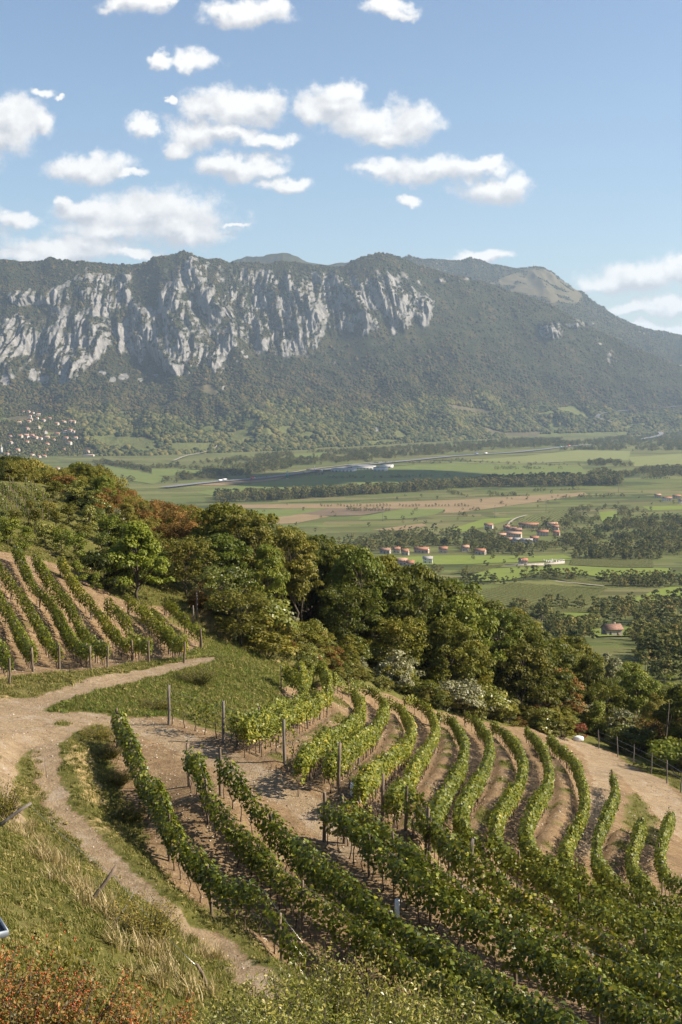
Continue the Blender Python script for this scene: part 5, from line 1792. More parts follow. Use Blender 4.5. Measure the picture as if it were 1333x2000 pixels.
def build_valley_trees():
    g = np.random.default_rng(61)
    P, H, K = [], [], []
    fields = [(m, at([p[0] for p in poly], [p[1] for p in poly], 0.0, 300.0)) for m, poly, _ in FIELD_LIST]
    for wi, (poly, dens, (h0, h1), kinds) in enumerate(WOODS):
        W = at([p[0] for p in poly], [p[1] for p in poly], 0.0, 300.0)
        lo, hi = W[:, :2].min(0), W[:, :2].max(0)
        n = int((hi - lo).prod() / 1e4 * dens)
        n = min(n, 60000)
        q = g.uniform(lo, hi, (n, 2))
        q = q[inpoly(q[:, 0], q[:, 1], W)]
        if dens > 20:   # clumps and gaps
            k = fbm(q[:, 0] / 60, q[:, 1] / 60, 0, 3, 200 + wi)
            q = q[k > (-0.75 if dens >= 90 else -0.12 if dens > 50 else 0.0)]
            for m, fw in fields:
                if 'bright' in m or 'pale' in m or (dens < 80 and ('vine' in m or 'tan' in m or 'green' in m)):
                    q = q[~inpoly(q[:, 0], q[:, 1], fw)]
        for x, y in q:
            P.append((x, y)); H.append(g.uniform(h0, h1)); K.append(kinds[int(g.integers(len(kinds)))])
    # hedges dividing the plain
    for i in range(34):
        y0 = g.uniform(1350, 3600)
        x0 = g.uniform(-.14, .30) * y0
        a = .25 + g.choice([0, 0, 0, math.pi / 2]) + g.normal(scale=.12)
        ln = g.uniform(80, 260)
        for q in np.arange(0, ln, 5.5):
            if vnoise(q / 22, i * 3.1) < -.25:
                continue
            x, y = x0 + math.cos(a) * q + g.normal(scale=1.5), y0 + math.sin(a) * q + g.normal(scale=1.5)
            if any(('bright' in m or 'tan' in m) and inpoly(np.array([x]), np.array([y]), fw)[0] for m, fw in fields):
                continue
            P.append((x, y)); H.append(g.uniform(3.5, 9.0)); K.append(int(g.choice([0, 1, 2, 3, 5])))
    # a planted row of small trees along the tan field
    for i, a in enumerate(np.linspace(628, 915, 46)):
        if i % 9 in (4,) or 21 < i < 24:
            continue
        w = at1(a, 989.5 + 0.6 * math.sin(i))
        P.append(w[:2]); H.append(g.uniform(4.0, 6.2)); K.append(int(g.choice([0, 1, 3])))
    for (a, b, h) in [(925,1093,6),(962,1092,8),(1012,1092,9),(1038,1090,10),(985,1101,5),(950,1107,7),(1000,1120,5),(1050,1112,4),(1028,1113,6),(1012,1112,5),(1062,1078,14),(1075,1030,16),(1063,1029,16)]:
        w = at1(a, b)
        P.append(w[:2]); H.append(h); K.append(0)
    P, H, K = np.array(P), np.array(H), np.array(K)
    barn = at1(1195, 1243)                      # the glade in which the lone barn stands
    u = (P - barn[:2]) @ (barn[:2] / np.linalg.norm(barn[:2]))
    w = np.abs((P - barn[:2]) @ np.array([barn[1], -barn[0]]) / np.linalg.norm(barn[:2]))
    keep = ~((u > -260) & (u < 9) & (w < 10))
    P, H, K = P[keep], H[keep], K[keep]
    Z = Zg(P[:, 0], P[:, 1])
    X3 = np.c_[P, Z - 0.15]
    px, py, D = project(X3)
    app = H / D
    vis = (px > -40) & (px < 1375) 
    top = project(X3 + np.c_[np.zeros((len(H), 2)), H])[1]
    seen = vis & (top < ip(px, SKYLINE) + 6)
    X3, H, K, app, px, D = X3[seen], H[seen], K[seen], app[seen], px[seen], D[seen]
    order = np.argsort(-app)
    n_ind = 170
    LAB = {0: 'round green tree in the woods between the lone barn and the cemetery', 1: 'full green tree in the woods between the lone barn and the cemetery', 2: 'low spreading tree in the woods between the lone barn and the cemetery',
           3: 'uneven green tree in the woods between the lone barn and the cemetery', 4: 'slim upright tree in the row beside the cemetery vineyard', 5: 'wide bushy tree in the woods between the lone barn and the cemetery'}
    for i in order[:n_ind]:
        o = empty('valley_tree', X3[i], g.uniform(0, 6.28), label=LAB[int(K[i])], category='tree', group='nearest trees down in the valley')
        link('trunk', SPLIT[K[i]][0], o)
        link('crown', SPLIT[K[i]][1], o, kind='stuff')
        o.scale = (H[i] * g.uniform(.9, 1.25), H[i] * g.uniform(.9, 1.25), H[i])
    r = order[n_ind:]
    gn_scatter('valley_woods', X3[r], g.uniform(0, 6.28, len(r)), H[r], K[r], VTREES, 'hedgerows, tree belts and copses spread over the valley', 'woods')
    # vine rows of the plots near enough to read
    low = [valley_tree(40 + i, 'low', 60, M['leaf_vinefar']) for i in range(2)]
    Q = []
    for poly, ang, gap in (([(905,1168),(1000,1140),(1185,1150),(1150,1182),(1000,1190)], 0.15, 3.6), ([(1060,1128),(1180,1131),(1290,1130),(1280,1146),(1150,1144)], 0.1, 4.2),
                           ([(992,1034),(1015,1016),(1062,1001),(1118,996),(1095,1018),(1040,1033)], 1.25, 6.0), ([(1118,1090),(1272,1090),(1278,1109),(1112,1104)], 0.1, 3.6), ([(880,1122),(910,1108),(985,1104),(950,1118)], .2, 3.6),
                           ([(1060,1192),(1200,1190),(1210,1198),(1070,1200)], .1, 3.4)):
        W = at([p[0] for p in poly], [p[1] for p in poly], 0.0, 300.0)
        c = W[:, :2].mean(0)
        R2 = np.array([[math.cos(ang), math.sin(ang)], [-math.sin(ang), math.cos(ang)]])
        l = (W[:, :2] - c) @ R2.T
        lo, hi = l.min(0), l.max(0)
        uu, vv = np.meshgrid(np.arange(lo[0], hi[0], 1.5), np.arange(lo[1], hi[1], gap))
        vv = vv + 2.0 * np.sin(uu / 40)
        q = np.stack([uu.ravel(), vv.ravel()], -1) @ R2 + c
        q = q[inpoly(q[:, 0], q[:, 1], W)]
        q += g.normal(scale=.15, size=q.shape)
        Q.append(q[g.uniform(size=len(q)) < .9])
    Q = np.concatenate(Q)
    gn_scatter('valley_vines', np.c_[Q, Zg(Q[:, 0], Q[:, 1])], g.uniform(0, 6, len(Q)), g.uniform(1.4, 2.2, len(Q)), g.integers(0, 2, len(Q)), low, 'rows of vines in the plots down in the valley', 'vines')


build_valley_trees()
# ------------------------------------------------------------------ houses
ROOFS = [plain('roof_red', (0.29, 0.135, 0.085), .85, .2, var=.25, scale=1.5), plain('roof_pale', (0.37, 0.225, 0.155), .85, .2, var=.25, scale=1.5), plain('roof_brown', (0.24, 0.14, 0.10), .85, .2, var=.25, scale=1.5)]
ROOF_GREY = plain('roof_grey', (0.30, 0.28, 0.27), .85, .2, var=.25, scale=1.5)
WALLS = [plain('wall_white', (0.58, 0.55, 0.50), .9, .2, scale=.8), plain('wall_cream', (0.44, 0.38, 0.31), .9, .2, scale=.8), plain('wall_stone', (0.38, 0.34, 0.30), .9, .2, var=.25, scale=1.6), plain('wall_rose', (0.42, 0.31, 0.26), .9, .2, scale=.8)]
PANE = plain('pane', (0.035, 0.04, 0.05), .15, .6)
SHUTTER = plain('shutter', (0.16, 0.11, 0.08), .7, .3)


def boxes(bs):
    V, F = [], []
    for (x0, x1, y0, y1, z0, z1) in bs:
        o = len(V)
        V += [(x0, y0, z0), (x1, y0, z0), (x1, y1, z0), (x0, y1, z0), (x0, y0, z1), (x1, y0, z1), (x1, y1, z1), (x0, y1, z1)]
        F += [[o + i for i in f] for f in ((0, 3, 2, 1), (4, 5, 6, 7), (0, 1, 5, 4), (1, 2, 6, 5), (2, 3, 7, 6), (3, 0, 4, 7))]
    return np.array(V, float), np.array(F)


_wv, _wf = boxes([(-.55, .55, -.06, .06, 0, 1.4)])
WIN_FRAME = mesh_np('window', _wv, _wf, mats=[SHUTTER])
_pv, _pf = boxes([(-.42, .42, -.09, -.05, .12, 1.3)])
WIN_PANE = mesh_np('pane', _pv, _pf, mats=[PANE])
_dv, _df = boxes([(-.6, .6, -.07, .05, 0, 2.2)])
DOOR = mesh_np('door', _dv, _df, mats=[SHUTTER])
_cv, _cf = boxes([(-.4, .4, -.35, .35, -1, 1.1), (-.5, .5, -.45, .45, 1.1, 1.25)])
CHIM = mesh_np('chimney', _cv, _cf, mats=[WALLS[1]])


def house(loc, rz, w, d, h, rh, wall, roof, label, group=None, name='house', cat='house', windows=True, parts=True):
    """gabled house, ridge along its length"""
    root = empty(name, np.asarray(loc, float) + np.array([0, 0, .45]), rz, label=label, category=cat)
    if group:
        root['group'] = group
    a, b = w / 2, d / 2
    V = [(-a, -b, -3), (a, -b, -3), (a, b, -3), (-a, b, -3), (-a, -b, h), (a, -b, h), (a, b, h), (-a, b, h), (-a, 0, h + rh), (a, 0, h + rh)]
    F4 = [(0, 1, 5, 4), (2, 3, 7, 6), (1, 2, 6, 5), (3, 0, 4, 7), (5, 6, 9, 9), (7, 4, 8, 8)]
    me = bpy.data.meshes.new('wall')
    me.from_pydata(V, [], [f if f[2] != f[3] else f[:3] for f in F4])
    me.materials.append(wall)
    link('wall', me, root)
    oh, th = 0.55, 0.28
    sl = rh / b
    P = []
    for sgn in (-1, 1):
        y0, y1 = sgn * (b + oh), 0.0
        z0, z1 = h - sl * oh + .12, h + rh + .12
        o = [(-a - oh, y0, z0), (a + oh, y0, z0), (a + oh, y1, z1), (-a - oh, y1, z1)]
        V = np.array(o + [(x, y, z + th) for x, y, z in o])
        P.append((V, np.array([(0, 3, 2, 1), (4, 5, 6, 7), (0, 1, 5, 4), (1, 2, 6, 5), (2, 3, 7, 6), (3, 0, 4, 7)])))
    Vr, Fr = join(P)
    rf = link('roof', mesh_np('roof', Vr, Fr, mats=[roof]), root)
    if parts:
        c = link('chimney', CHIM, rf)
        c.location = (a * .45, b * .3, h + rh * .75)
    if windows:
        n = max(2, int(w / 3.2))
        for fl in range(1 if h < 4.2 else 2):
            for i in range(n):
                x = -a + (i + .5) * w / n
                for sgn in (-1, 1):
                    if fl == 0 and i == n // 2 and sgn < 0:
                        dd = link('door', DOOR, root)
                        dd.location = (x, -b, 0.02)
                        continue
                    wn = link('window', WIN_FRAME, root)
                    wn.location = (x, sgn * b, 0.95 + fl * 2.7)
                    wn.rotation_euler = (0, 0, 0 if sgn < 0 else math.pi)
                    link('pane', WIN_PANE, wn)
        for sgn in (-1, 1):
            wn = link('window', WIN_FRAME, root)
            wn.location = (sgn * a, 0, max(.95, h - 1.9))
            wn.rotation_euler = (0, 0, math.pi / 2 * sgn)
            link('pane', WIN_PANE, wn)
    return root


def build_houses():
    g = np.random.default_rng(5)
    # village in the middle of the valley
    VC = [(955,1033,16,0,0,'long low red roofed house apart among the trees of the valley village'),(1033,1031,38,1,0,'longest red roofed row of houses at the top of the valley village'),(1000,1040,18,2,2,'stone house with a steep red roof inside the valley village'),
          (990,1036,12,1,0,'small red roofed house by the pale village lane'),(1010,1043,18,3,2,'brown roofed house in the heart of the valley village'),(980,1052,17,2,1,'pale stone barn at the near left corner of the valley village'),
          (1004,1051,30,1,1,'wide pale roofed farmhouse facing the cemetery in the valley village'),(1060,1047,22,1,0,'cream house with red hipped looking roof near the big dark tree'),(1044,1059,16,1,0,'square cream house with red roof at the village corner'),
          (997,1061,13,1,1,'small outbuilding at the edge of the white village house'),(1011,1062,17,0,3,'bright white house with grey roof in the valley village'),(1029,1063,22,0,3,'large white barn with pale grey roof in the valley village'),
          (1079,1031,20,0,1,'white house with pale roof at the upper end of the village'),(1086,1037,12,1,0,'little red roofed house near the parked cars'),(1087,1046,13,3,0,'red roofed cottage at the right edge of the valley village')]
    for (px, py, w, wl, rf, lab) in VC:
        p = at1(px, py)
        D = project(p)[2]
        wm = w * D / FPX
        d = min(8.5, max(6.0, wm * .6))
        house(p, g.normal(scale=.18) + (-.15), wm, d, g.uniform(4.4, 5.8), 2.1, WALLS[wl], ([*ROOFS, ROOF_GREY])[rf], lab)
    for (px, py, w, wl, rf, lab) in [(753,1081,20,2,2,'low brown roofed farmhouse at the wood edge left of the meadow'),(775,1080,14,1,0,'red roofed shed beside the low brown farmhouse'),(792,1084,14,1,0,'square red roofed house above the bright meadow'),
            (824,1080,28,3,0,'long red roofed house above the bright meadow'),(866,1080,16,1,0,'rust roofed house between trees above the meadow'),(909,1077,14,1,1,'small house half hidden in the village trees'),(939,1083,20,1,0,'red roof showing over bushes above the meadow'),
            (785,1104,22,3,1,'pale red roofed house closest to the hillside wood'),(802,1108,14,1,0,'red roofed annex closest to the hillside wood'),(836,1101,18,0,3,'grey roofed house at the lower end of the meadow'),
            (1303,978,18,0,0,'red roofed house in the hamlet at the edge of the wooded rise'),(1322,974,14,1,0,'tall red roofed house in the hamlet by the wooded rise'),(1285,972,12,1,1,'low red roofed house in the hamlet by the wooded rise'),(1333,982,14,0,0,'white walled house in the hamlet by the wooded rise')]:
        p = at1(px, py)
        wm = w * project(p)[2] / FPX
        house(p, g.normal(scale=.15) - .1, wm, min(8.0, max(5.5, wm * .6)), g.uniform(3.6, 5.0), 1.9, WALLS[wl], ([*ROOFS, ROOF_GREY])[rf], lab)
    p = at1(1195, 1243)
    house(p, 0.25, 8.0, 6.0, 3.4, 1.8, WALLS[2], ROOFS[2], 'lone barn with red roof among the woods below the terraces', name='barn', cat='barn')
    # cemetery with chapel
    p = at1(1022, 1103)
    house(p, 0.1, 8.0, 6.5, 4.2, 2.0, WALLS[1], ROOFS[0], 'small cemetery chapel with red roof in the green meadow', name='chapel', cat='chapel')
    a, b = at1(986, 1104), at1(1063, 1104)
    a2, b2 = at1(1060, 1103), at1(1103, 1101)
    for s, e, nm in ((a, b, 'long pale wall running along the meadow to the chapel'), (a2, b2, 'white cemetery wall with gravestones behind it')):
        L = np.linalg.norm(e[:2] - s[:2])
        th = math.atan2(e[1] - s[1], e[0] - s[0])
        bs = [(0, L, -.25, .25, -2.5, .8), (-.1, L + .1, -.35, .35, .8, .95)]
        V, F = boxes(bs)
        o = link('cemetery_wall', mesh_np('cemetery_wall', V, F, mats=[WALLS[2]]), label=nm, category='wall')
        o.location = s
        o.rotation_euler = (0, 0, th)
    gs_v, gs_f = boxes([(-.5, .5, -.12, .12, -.5, 1.3), (-.62, .62, -.5, .5, -.5, .18), (-.1, .1, -.1, .1, 1.3, 2.0), (-.35, .35, -.08, .08, 1.62, 1.8)])
    gw, gd = mesh_np('gravestone', gs_v, gs_f, mats=[WALLS[0]]), mesh_np('gravestone', gs_v, gs_f, mats=[plain('granite', (.06, .06, .065), .3, .5)])
    for i in range(34):
        q = at1(g.uniform(1062, 1102), g.uniform(1094.5, 1099))
        dark = i % 2
        o = link('gravestone', gd if dark else gw, label='dark gravestone in the walled cemetery' if dark else 'white gravestone in the walled cemetery', category='gravestone', group='gravestones in the walled cemetery')
        o.location = q
        o.scale = (1.1, 1.1, 1.1)
    # the hillside village below the cliffs
    C8 = [(300,140,35,1),(345,155,30,0),(250,148,25,1),(400,168,50,1),(320,198,35,0),(330,228,40,1),(395,222,34,0),(200,252,60,0),(300,244,60,1),(450,228,50,2),(590,265,60,1),(660,252,65,1),(735,244,42,0),(772,252,40,1),(290,320,60,3),(405,302,30,1),
          (480,353,44,0),(600,380,50,3),(690,346,50,0),(732,341,56,1),(775,350,30,0),(205,392,66,1),(272,391,70,1),(335,391,50,3),(290,412,44,0),(370,418,60,1),(430,420,40,0),(490,408,60,1),(690,413,60,1),(790,421,50,0),(730,472,50,0),(280,458,50,1),(490,481,52,3),
          (180,542,55,1),(675,537,25,1),(335,594,66,0),(410,608,42,1),(460,603,50,1),(605,738,42,0),(80,583,40,1),(490,547,30,1),(915,558,40,1),(120,470,40,1),(110,400,40,3),(560,440,36,1),(520,215,40,3)]
    LABS = {0: 'white walled red roofed house in the hillside village under the cliffs', 1: 'cream red roofed house in the hillside village under the cliffs', 2: 'stone house in the hillside village under the cliffs', 3: 'rose walled house in the hillside village under the cliffs'}
    for (cx, cy, w, wl) in C8:
        px, py = cx / 5.33, 780 + cy / 5.33
        p = ground(px, py)
        wm = w / 5.33 * project(p)[2] / FPX
        house(p, g.normal(scale=.35) - .3, wm * .95, min(12, max(9.0, wm * .7)), g.uniform(3.6, 5.2), 3.6, WALLS[wl], ROOFS[0 if g.uniform() < .75 else 1], LABS[wl], 'houses of the hillside village', windows=False)
    p = ground(174, 891)
    house(p, -.1, 34, 12, 4, 1.5, WALLS[0], ROOFS[1], 'long white shed below the hillside village', name='shed', cat='shed', windows=False)
    # church tower of the village
    p = ground(4, 886)
    root = empty('church_tower', p, label='pale church tower with pointed spire at the edge of the hillside village', category='church tower')
    V, F = boxes([(-2.6, 2.6, -2.6, 2.6, -3, 19), (-2.9, 2.9, -2.9, 2.9, 19, 19.6)])
    link('wall', mesh_np('wall', V, F, mats=[WALLS[0]]), root)
    V, F = tube([(0, 0, 19.6), (0, 0, 22), (0, 0, 31)], [2.9, 2.2, .1], 8)
    link('spire', mesh_np('spire', V, F, mats=[ROOF_GREY]), root)
    # works and filling station beside the motorway
    steel = plain('cladding', (.55, .53, .50), .8, .2)
    dk = plain('cladding_grey', (.26, .26, .27), .8, .2)
    for (px, py, wpx, dp, h, m, lab) in [(668,921,44,40,6,dk,'low grey roofed works hall beside the motorway'),(709,917,40,36,8,steel,'white flat roofed works hall beside the motorway'),(741,920,24,30,9,steel,'cream block at the near end of the works'),(754,914,22,26,8,steel,'white hall behind the cream works block'),(690,914,26,20,7,steel,'small pale works hall behind the grey roofed one')]:
        p = at1(px, py)
        wm = wpx * project(p)[2] / FPX
        root = empty('works_hall', p, -.28, label=lab, category='hall')
        V, F = boxes([(-wm / 2, wm / 2, 0, dp, -2, h)])
        link('wall', mesh_np('wall', V, F, mats=[steel if m is dk else m]), root)
        V, F = boxes([(-wm / 2 - .5, wm / 2 + .5, -.5, dp + .5, h + .002, h + .9)])
        link('roof', mesh_np('roof', V, F, mats=[dk]), root)
        for i in range(max(2, int(wm / 9))):
            x = -wm / 2 + (i + .5) * wm / max(2, int(wm / 9))
            V, F = boxes([(x - 2.2, x + 2.2, -.12, .1, 0, 4.2)])
            link('gate', mesh_np('gate', V, F, mats=[dk]), root)
    p = at1(615, 922)
    root = empty('filling_station', p, -.25, label='filling station with a flat canopy and red edge beside the motorway', category='filling station')
    V, F = boxes([(-20, 20, -9, 9, 6, 7.2)])
    link('canopy', mesh_np('canopy', V, F, mats=[plain('canopy_white', (.75, .74, .72), .5)]), root)
    V, F = boxes([(-20.3, 20.3, -9.3, -9.02, 5.8, 7.3)])
    link('canopy_edge', mesh_np('canopy_edge', V, F, mats=[plain('red_trim', (.55, .07, .05), .5)]), root)
    for x in (-14, 0, 14):
        V, F = boxes([(x - .5, x + .5, -4, -3, -1, 6)])
        link('pillar', mesh_np('pillar', V, F, mats=[steel]), root)
    V, F = boxes([(2, 19, 2, 8.5, -1, 5)])
    link('kiosk', mesh_np('kiosk', V, F, mats=[WALLS[0]]), root)
    V, F = boxes([(-.6, .6, -.6, .6, 7.2, 16)])
    link('mast', mesh_np('mast', V, F, mats=[steel]), root)
    p = at1(562, 936)
    root = empty('price_totem', p, label='tall green price totem by the filling station', category='totem')
    V, F = boxes([(-1.9, 1.9, -.5, .5, 3, 19)])
    link('panel', mesh_np('panel', V, F, mats=[plain('totem_green', (.05, .26, .17), .5)]), root)
    V, F = boxes([(-1.7, -1.0, -.4, .4, -1, 3), (1.0, 1.7, -.4, .4, -1, 3)])
    link('legs', mesh_np('legs', V, F, mats=[steel]), root)
    V, F = boxes([(-1.6, 1.6, -.6, -.52, 13, 17.5)])
    link('price_panel', mesh_np('price_panel', V, F, mats=[WALLS[0]]), root)
    # traffic
    tyre = plain('tyre', (.02, .02, .02), .9)
    wv, wf = tube([(0, -.25, 0), (0, .25, 0)], .5, 10)
    wheel = mesh_np('wheel', wv, wf, mats=[tyre])

    def lorry(px, side, col, lab, car=False, L0=12.0):
        k = int(np.argmin(np.abs(project(MW)[0] - px)))
        T = unit(MW[min(k + 1, len(MW) - 1)] - MW[max(k - 1, 0)])
        th = math.atan2(T[1], T[0])
        p = MW[k] + np.array([-T[1], T[0], 0]) * side + np.array([0, 0, 3.25])
        root = empty('car' if car else 'lorry', p, th, label=lab, category='car' if car else 'lorry')
        if car:
            V = np.array([(-2.1, -.9, .3), (2.1, -.9, .3), (2.1, .9, .3), (-2.1, .9, .3), (-2.1, -.9, .95), (2.1, -.9, .85), (2.1, .9, .85), (-2.1, .9, .95)], float)
            F = np.array([(0, 3, 2, 1), (4, 5, 6, 7), (0, 1, 5, 4), (1, 2, 6, 5), (2, 3, 7, 6), (3, 0, 4, 7)])
            link('body', mesh_np('body', V, F, mats=[plain('paint', col, .3)]), root)
            V = np.array([(-1.6, -.8, .96), (1.0, -.8, .92), (1.0, .8, .92), (-1.6, .8, .96), (-1.1, -.7, 1.5), (.4, -.7, 1.5), (.4, .7, 1.5), (-1.1, .7, 1.5)], float)
            link('cabin', mesh_np('cabin', V, F, mats=[PANE]), root)
            ws = [(-1.3, -.85), (-1.3, .85), (1.3, -.85), (1.3, .85)]
            r = .33
        else:
            V, F = boxes([(-L0 / 2, L0 / 2 - 2.6, -1.25, 1.25, 1.1, 4.0)])
            link('trailer', mesh_np('trailer', V, F, mats=[plain('paint', col, .5)]), root)
            V, F = boxes([(L0 / 2 - 2.4, L0 / 2, -1.2, 1.2, .7, 3.6)])
            cb = link('cab', mesh_np('cab', V, F, mats=[plain('cab_paint', (.5, .5, .5), .4)]), root)
            V, F = boxes([(L0 / 2 - .3, L0 / 2 + .02, -1.1, 1.1, 2.1, 3.2)])
            link('windscreen', mesh_np('windscreen', V, F, mats=[PANE]), cb)
            ws = [(x, y) for x in (-L0 / 2 + 1.2, -L0 / 2 + 2.5, L0 / 2 - 1.5) for y in (-1.05, 1.05)]
            r = .5
        for x, y in ws:
            w = link('wheel', wheel, root)
            w.location = (x, y, r)
            w.scale = (2 * r, 1, 2 * r)
    lorry(487, -6, (.55, .04, .05), 'red lorry on the motorway', L0=15)
    lorry(420, -6, (.7, .7, .68), 'white lorry passing behind the hillside wood on the motorway', L0=13)
    lorry(447, 6, (.6, .6, .6), 'grey lorry on the far lane behind the red one', L0=13)
    lorry(948, -6, (.7, .7, .7), 'white lorry on the motorway by the pale meadow', L0=15)
    lorry(932, -6, (.08, .12, .35), 'blue lorry following the white one on the motorway', L0=15)
    lorry(1108, -6, (.7, .16, .06), 'orange lorry near the far end of the motorway', L0=17)
    lorry(1092, -6, (.05, .25, .22), 'teal lorry ahead of the orange one on the motorway', L0=15)
    lorry(955, 6, (.6, .6, .62), 'silver car on the far lane by the pale meadow', True)
    lorry(640, -6, (.5, .5, .52), 'silver car passing the filling station', True)
    lorry(530, 6, (.1, .1, .12), 'dark car on the motorway before the totem', True)
    # parked cars at the village
    Fc = np.array([(0, 3, 2, 1), (4, 5, 6, 7), (0, 1, 5, 4), (1, 2, 6, 5), (2, 3, 7, 6), (3, 0, 4, 7)])
    for (px, py, col, nm) in [(1100,1025,(.6,.6,.62),'silver'),(1104,1024,(.05,.06,.09),'black'),(1108,1026,(.7,.7,.7),'white'),(1102,1034,(.1,.14,.2),'dark blue'),(968,1063,(.65,.65,.63),'white'),(938,1062,(.22,.06,.05),'dark red')]:
        p = at1(px, py)
        root = empty('car', p, g.uniform(-.5, .5), label='%s car parked at the edge of the valley village' % nm, category='car', group='cars parked at the valley village')
        V = np.array([(-2.1, -.9, .3), (2.1, -.9, .3), (2.1, .9, .3), (-2.1, .9, .3), (-2.1, -.9, .95), (2.1, -.9, .85), (2.1, .9, .85), (-2.1, .9, .95)], float)
        link('body', mesh_np('body', V, Fc, mats=[plain('paint', col, .3)]), root)
        V = np.array([(-1.6, -.8, .96), (1.0, -.8, .92), (1.0, .8, .92), (-1.6, .8, .96), (-1.1, -.7, 1.5), (.4, -.7, 1.5), (.4, .7, 1.5), (-1.1, .7, 1.5)], float)
        link('cabin', mesh_np('cabin', V, Fc, mats=[PANE]), root)
        for x, y in [(-1.3, -.85), (-1.3, .85), (1.3, -.85), (1.3, .85)]:
            w = link('wheel', wheel, root)
            w.location = (x, y, .33)
            w.scale = (.66, 1, .66)
    # poles carrying a line across the fields, and the masts on the bare summit
    for (px, py, h, lab) in [(967,1013,22,'slim power pole beside the tan field'),(1067,998,22,'slim power pole by the striped vineyard'),(1208,962,24,'slim power pole in the stubble field beyond the village'),(748,1018,20,'slim power pole in the dull green strips'),(1103,1052,14,'lamp pole beside the cottage at the village edge')]:
        p = at1(px, py)
        root = empty('power_pole', p, label=lab, category='pole')
        V, F = tube([(0, 0, -1), (0, 0, h)], [.42, .22], 6)
        link('pole', mesh_np('pole', V, F, mats=[M['post_grey']]), root)
        V, F = boxes([(-2.2, 2.2, -.12, .12, h - 1.6, h - 1.3)])
        link('cross_arm', mesh_np('cross_arm', V, F, mats=[M['post_grey']]), root)
        for x in (-2, 0, 2):
            V, F = tube([(x, 0, h - 1.32), (x, 0, h - .7)], [.14, .1], 6)
            link('insulator', mesh_np('insulator', V, F, mats=[WALLS[0]]), root)
    for (px, py, h, lab) in [(1043,529,75,'tall radio mast on the bare mountain top'),(1050,529,50,'shorter radio mast beside the tall one on the mountain top'),(1037,530,30,'small antenna mast on the bare mountain top')]:
        p = pt(px, py, 10460)
        root = empty('radio_mast', p, label=lab, category='mast')
        V, F = tube([(0, 0, -20), (0, 0, h * .6), (0, 0, h)], [3.0, 1.6, .6], 6)
        link('shaft', mesh_np('shaft', V, F, mats=[steel]), root)
        V, F = tube([(0, 0, h * .55), (0, 0, h * .62)], [4.2, 4.2], 8)
        link('platform', mesh_np('platform', V, F, mats=[steel]), root)


build_houses()
# ------------------------------------------------------------------ grass, weeds and stones on the near slope
def tuft(seed, n, h, spread, mat, lean=0.5, w=0.012):
    g = np.random.default_rng(seed)
    a = g.uniform(0, 6.28, n)
    r = spread * np.sqrt(g.uniform(size=n))
    B = np.stack([r * np.cos(a), r * np.sin(a), np.full(n, -.02)], -1)
    H = h * g.uniform(.5, 1.2, n)
    d = g.uniform(0, 6.28, n)
    ln = lean * H * g.uniform(.2, 1.2, n)
    T = B + np.stack([ln * np.cos(d), ln * np.sin(d), H], -1)
    Mi = B * .5 + T * .5 + np.stack([-.25 * ln * np.cos(d), -.25 * ln * np.sin(d), .05 * H], -1)
    S = np.stack([-np.sin(d), np.cos(d), 0 * d], -1) * w
    V = np.stack([B - S, B + S, Mi + S * .8, Mi - S * .8, T + S * .15, T - S * .15], 1).reshape(-1, 3)
    i = np.arange(n)[:, None] * 6
    F = np.concatenate([i + np.array([[0, 1, 2, 3]]), i + np.array([[3, 2, 4, 5]])])
    rnd = np.tile(g.uniform(0, 1, n), 2)
    return mesh_np('tuft', V, F, attrs=dict(rnd=rnd), mats=[mat])


def weed(seed, mat):
    """low broad-leaved weed"""
    g = np.random.default_rng(seed)
    n = 46
    d = unit(g.normal(size=(n, 3)))
    d[:, 2] = np.abs(d[:, 2])
    P = d * g.uniform(.03, .16, n)[:, None]
    V, F = leaf_quads(P, unit(d + (0, 0, .6)), .075 * g.uniform(.6, 1.4, n), .6, .1, g)
    return mesh_np('weed', V, F, attrs=dict(rnd=g.uniform(size=n)), mats=[mat])


def view_points(n, weight, dmax, g, dmin=10):
    """points on the near slope in view, favouring where the weight is high and the camera near"""
    x = g.uniform(-45, 60, n * 6)
    y = g.uniform(8, dmax, n * 6)
    p = gridval(weight, x, y) * np.clip(38.0 / y, .12, 1.0)
    k = g.uniform(size=len(x)) < p
    x, y = x[k], y[k]
    z = Zg(x, y)
    px, py, D = project(np.stack([x, y, z], -1))
    k = (px > -60) & (px < 1395) & (py < 2080) & (D > dmin)
    P = np.stack([x, y, z], -1)[k][:n]
    return P


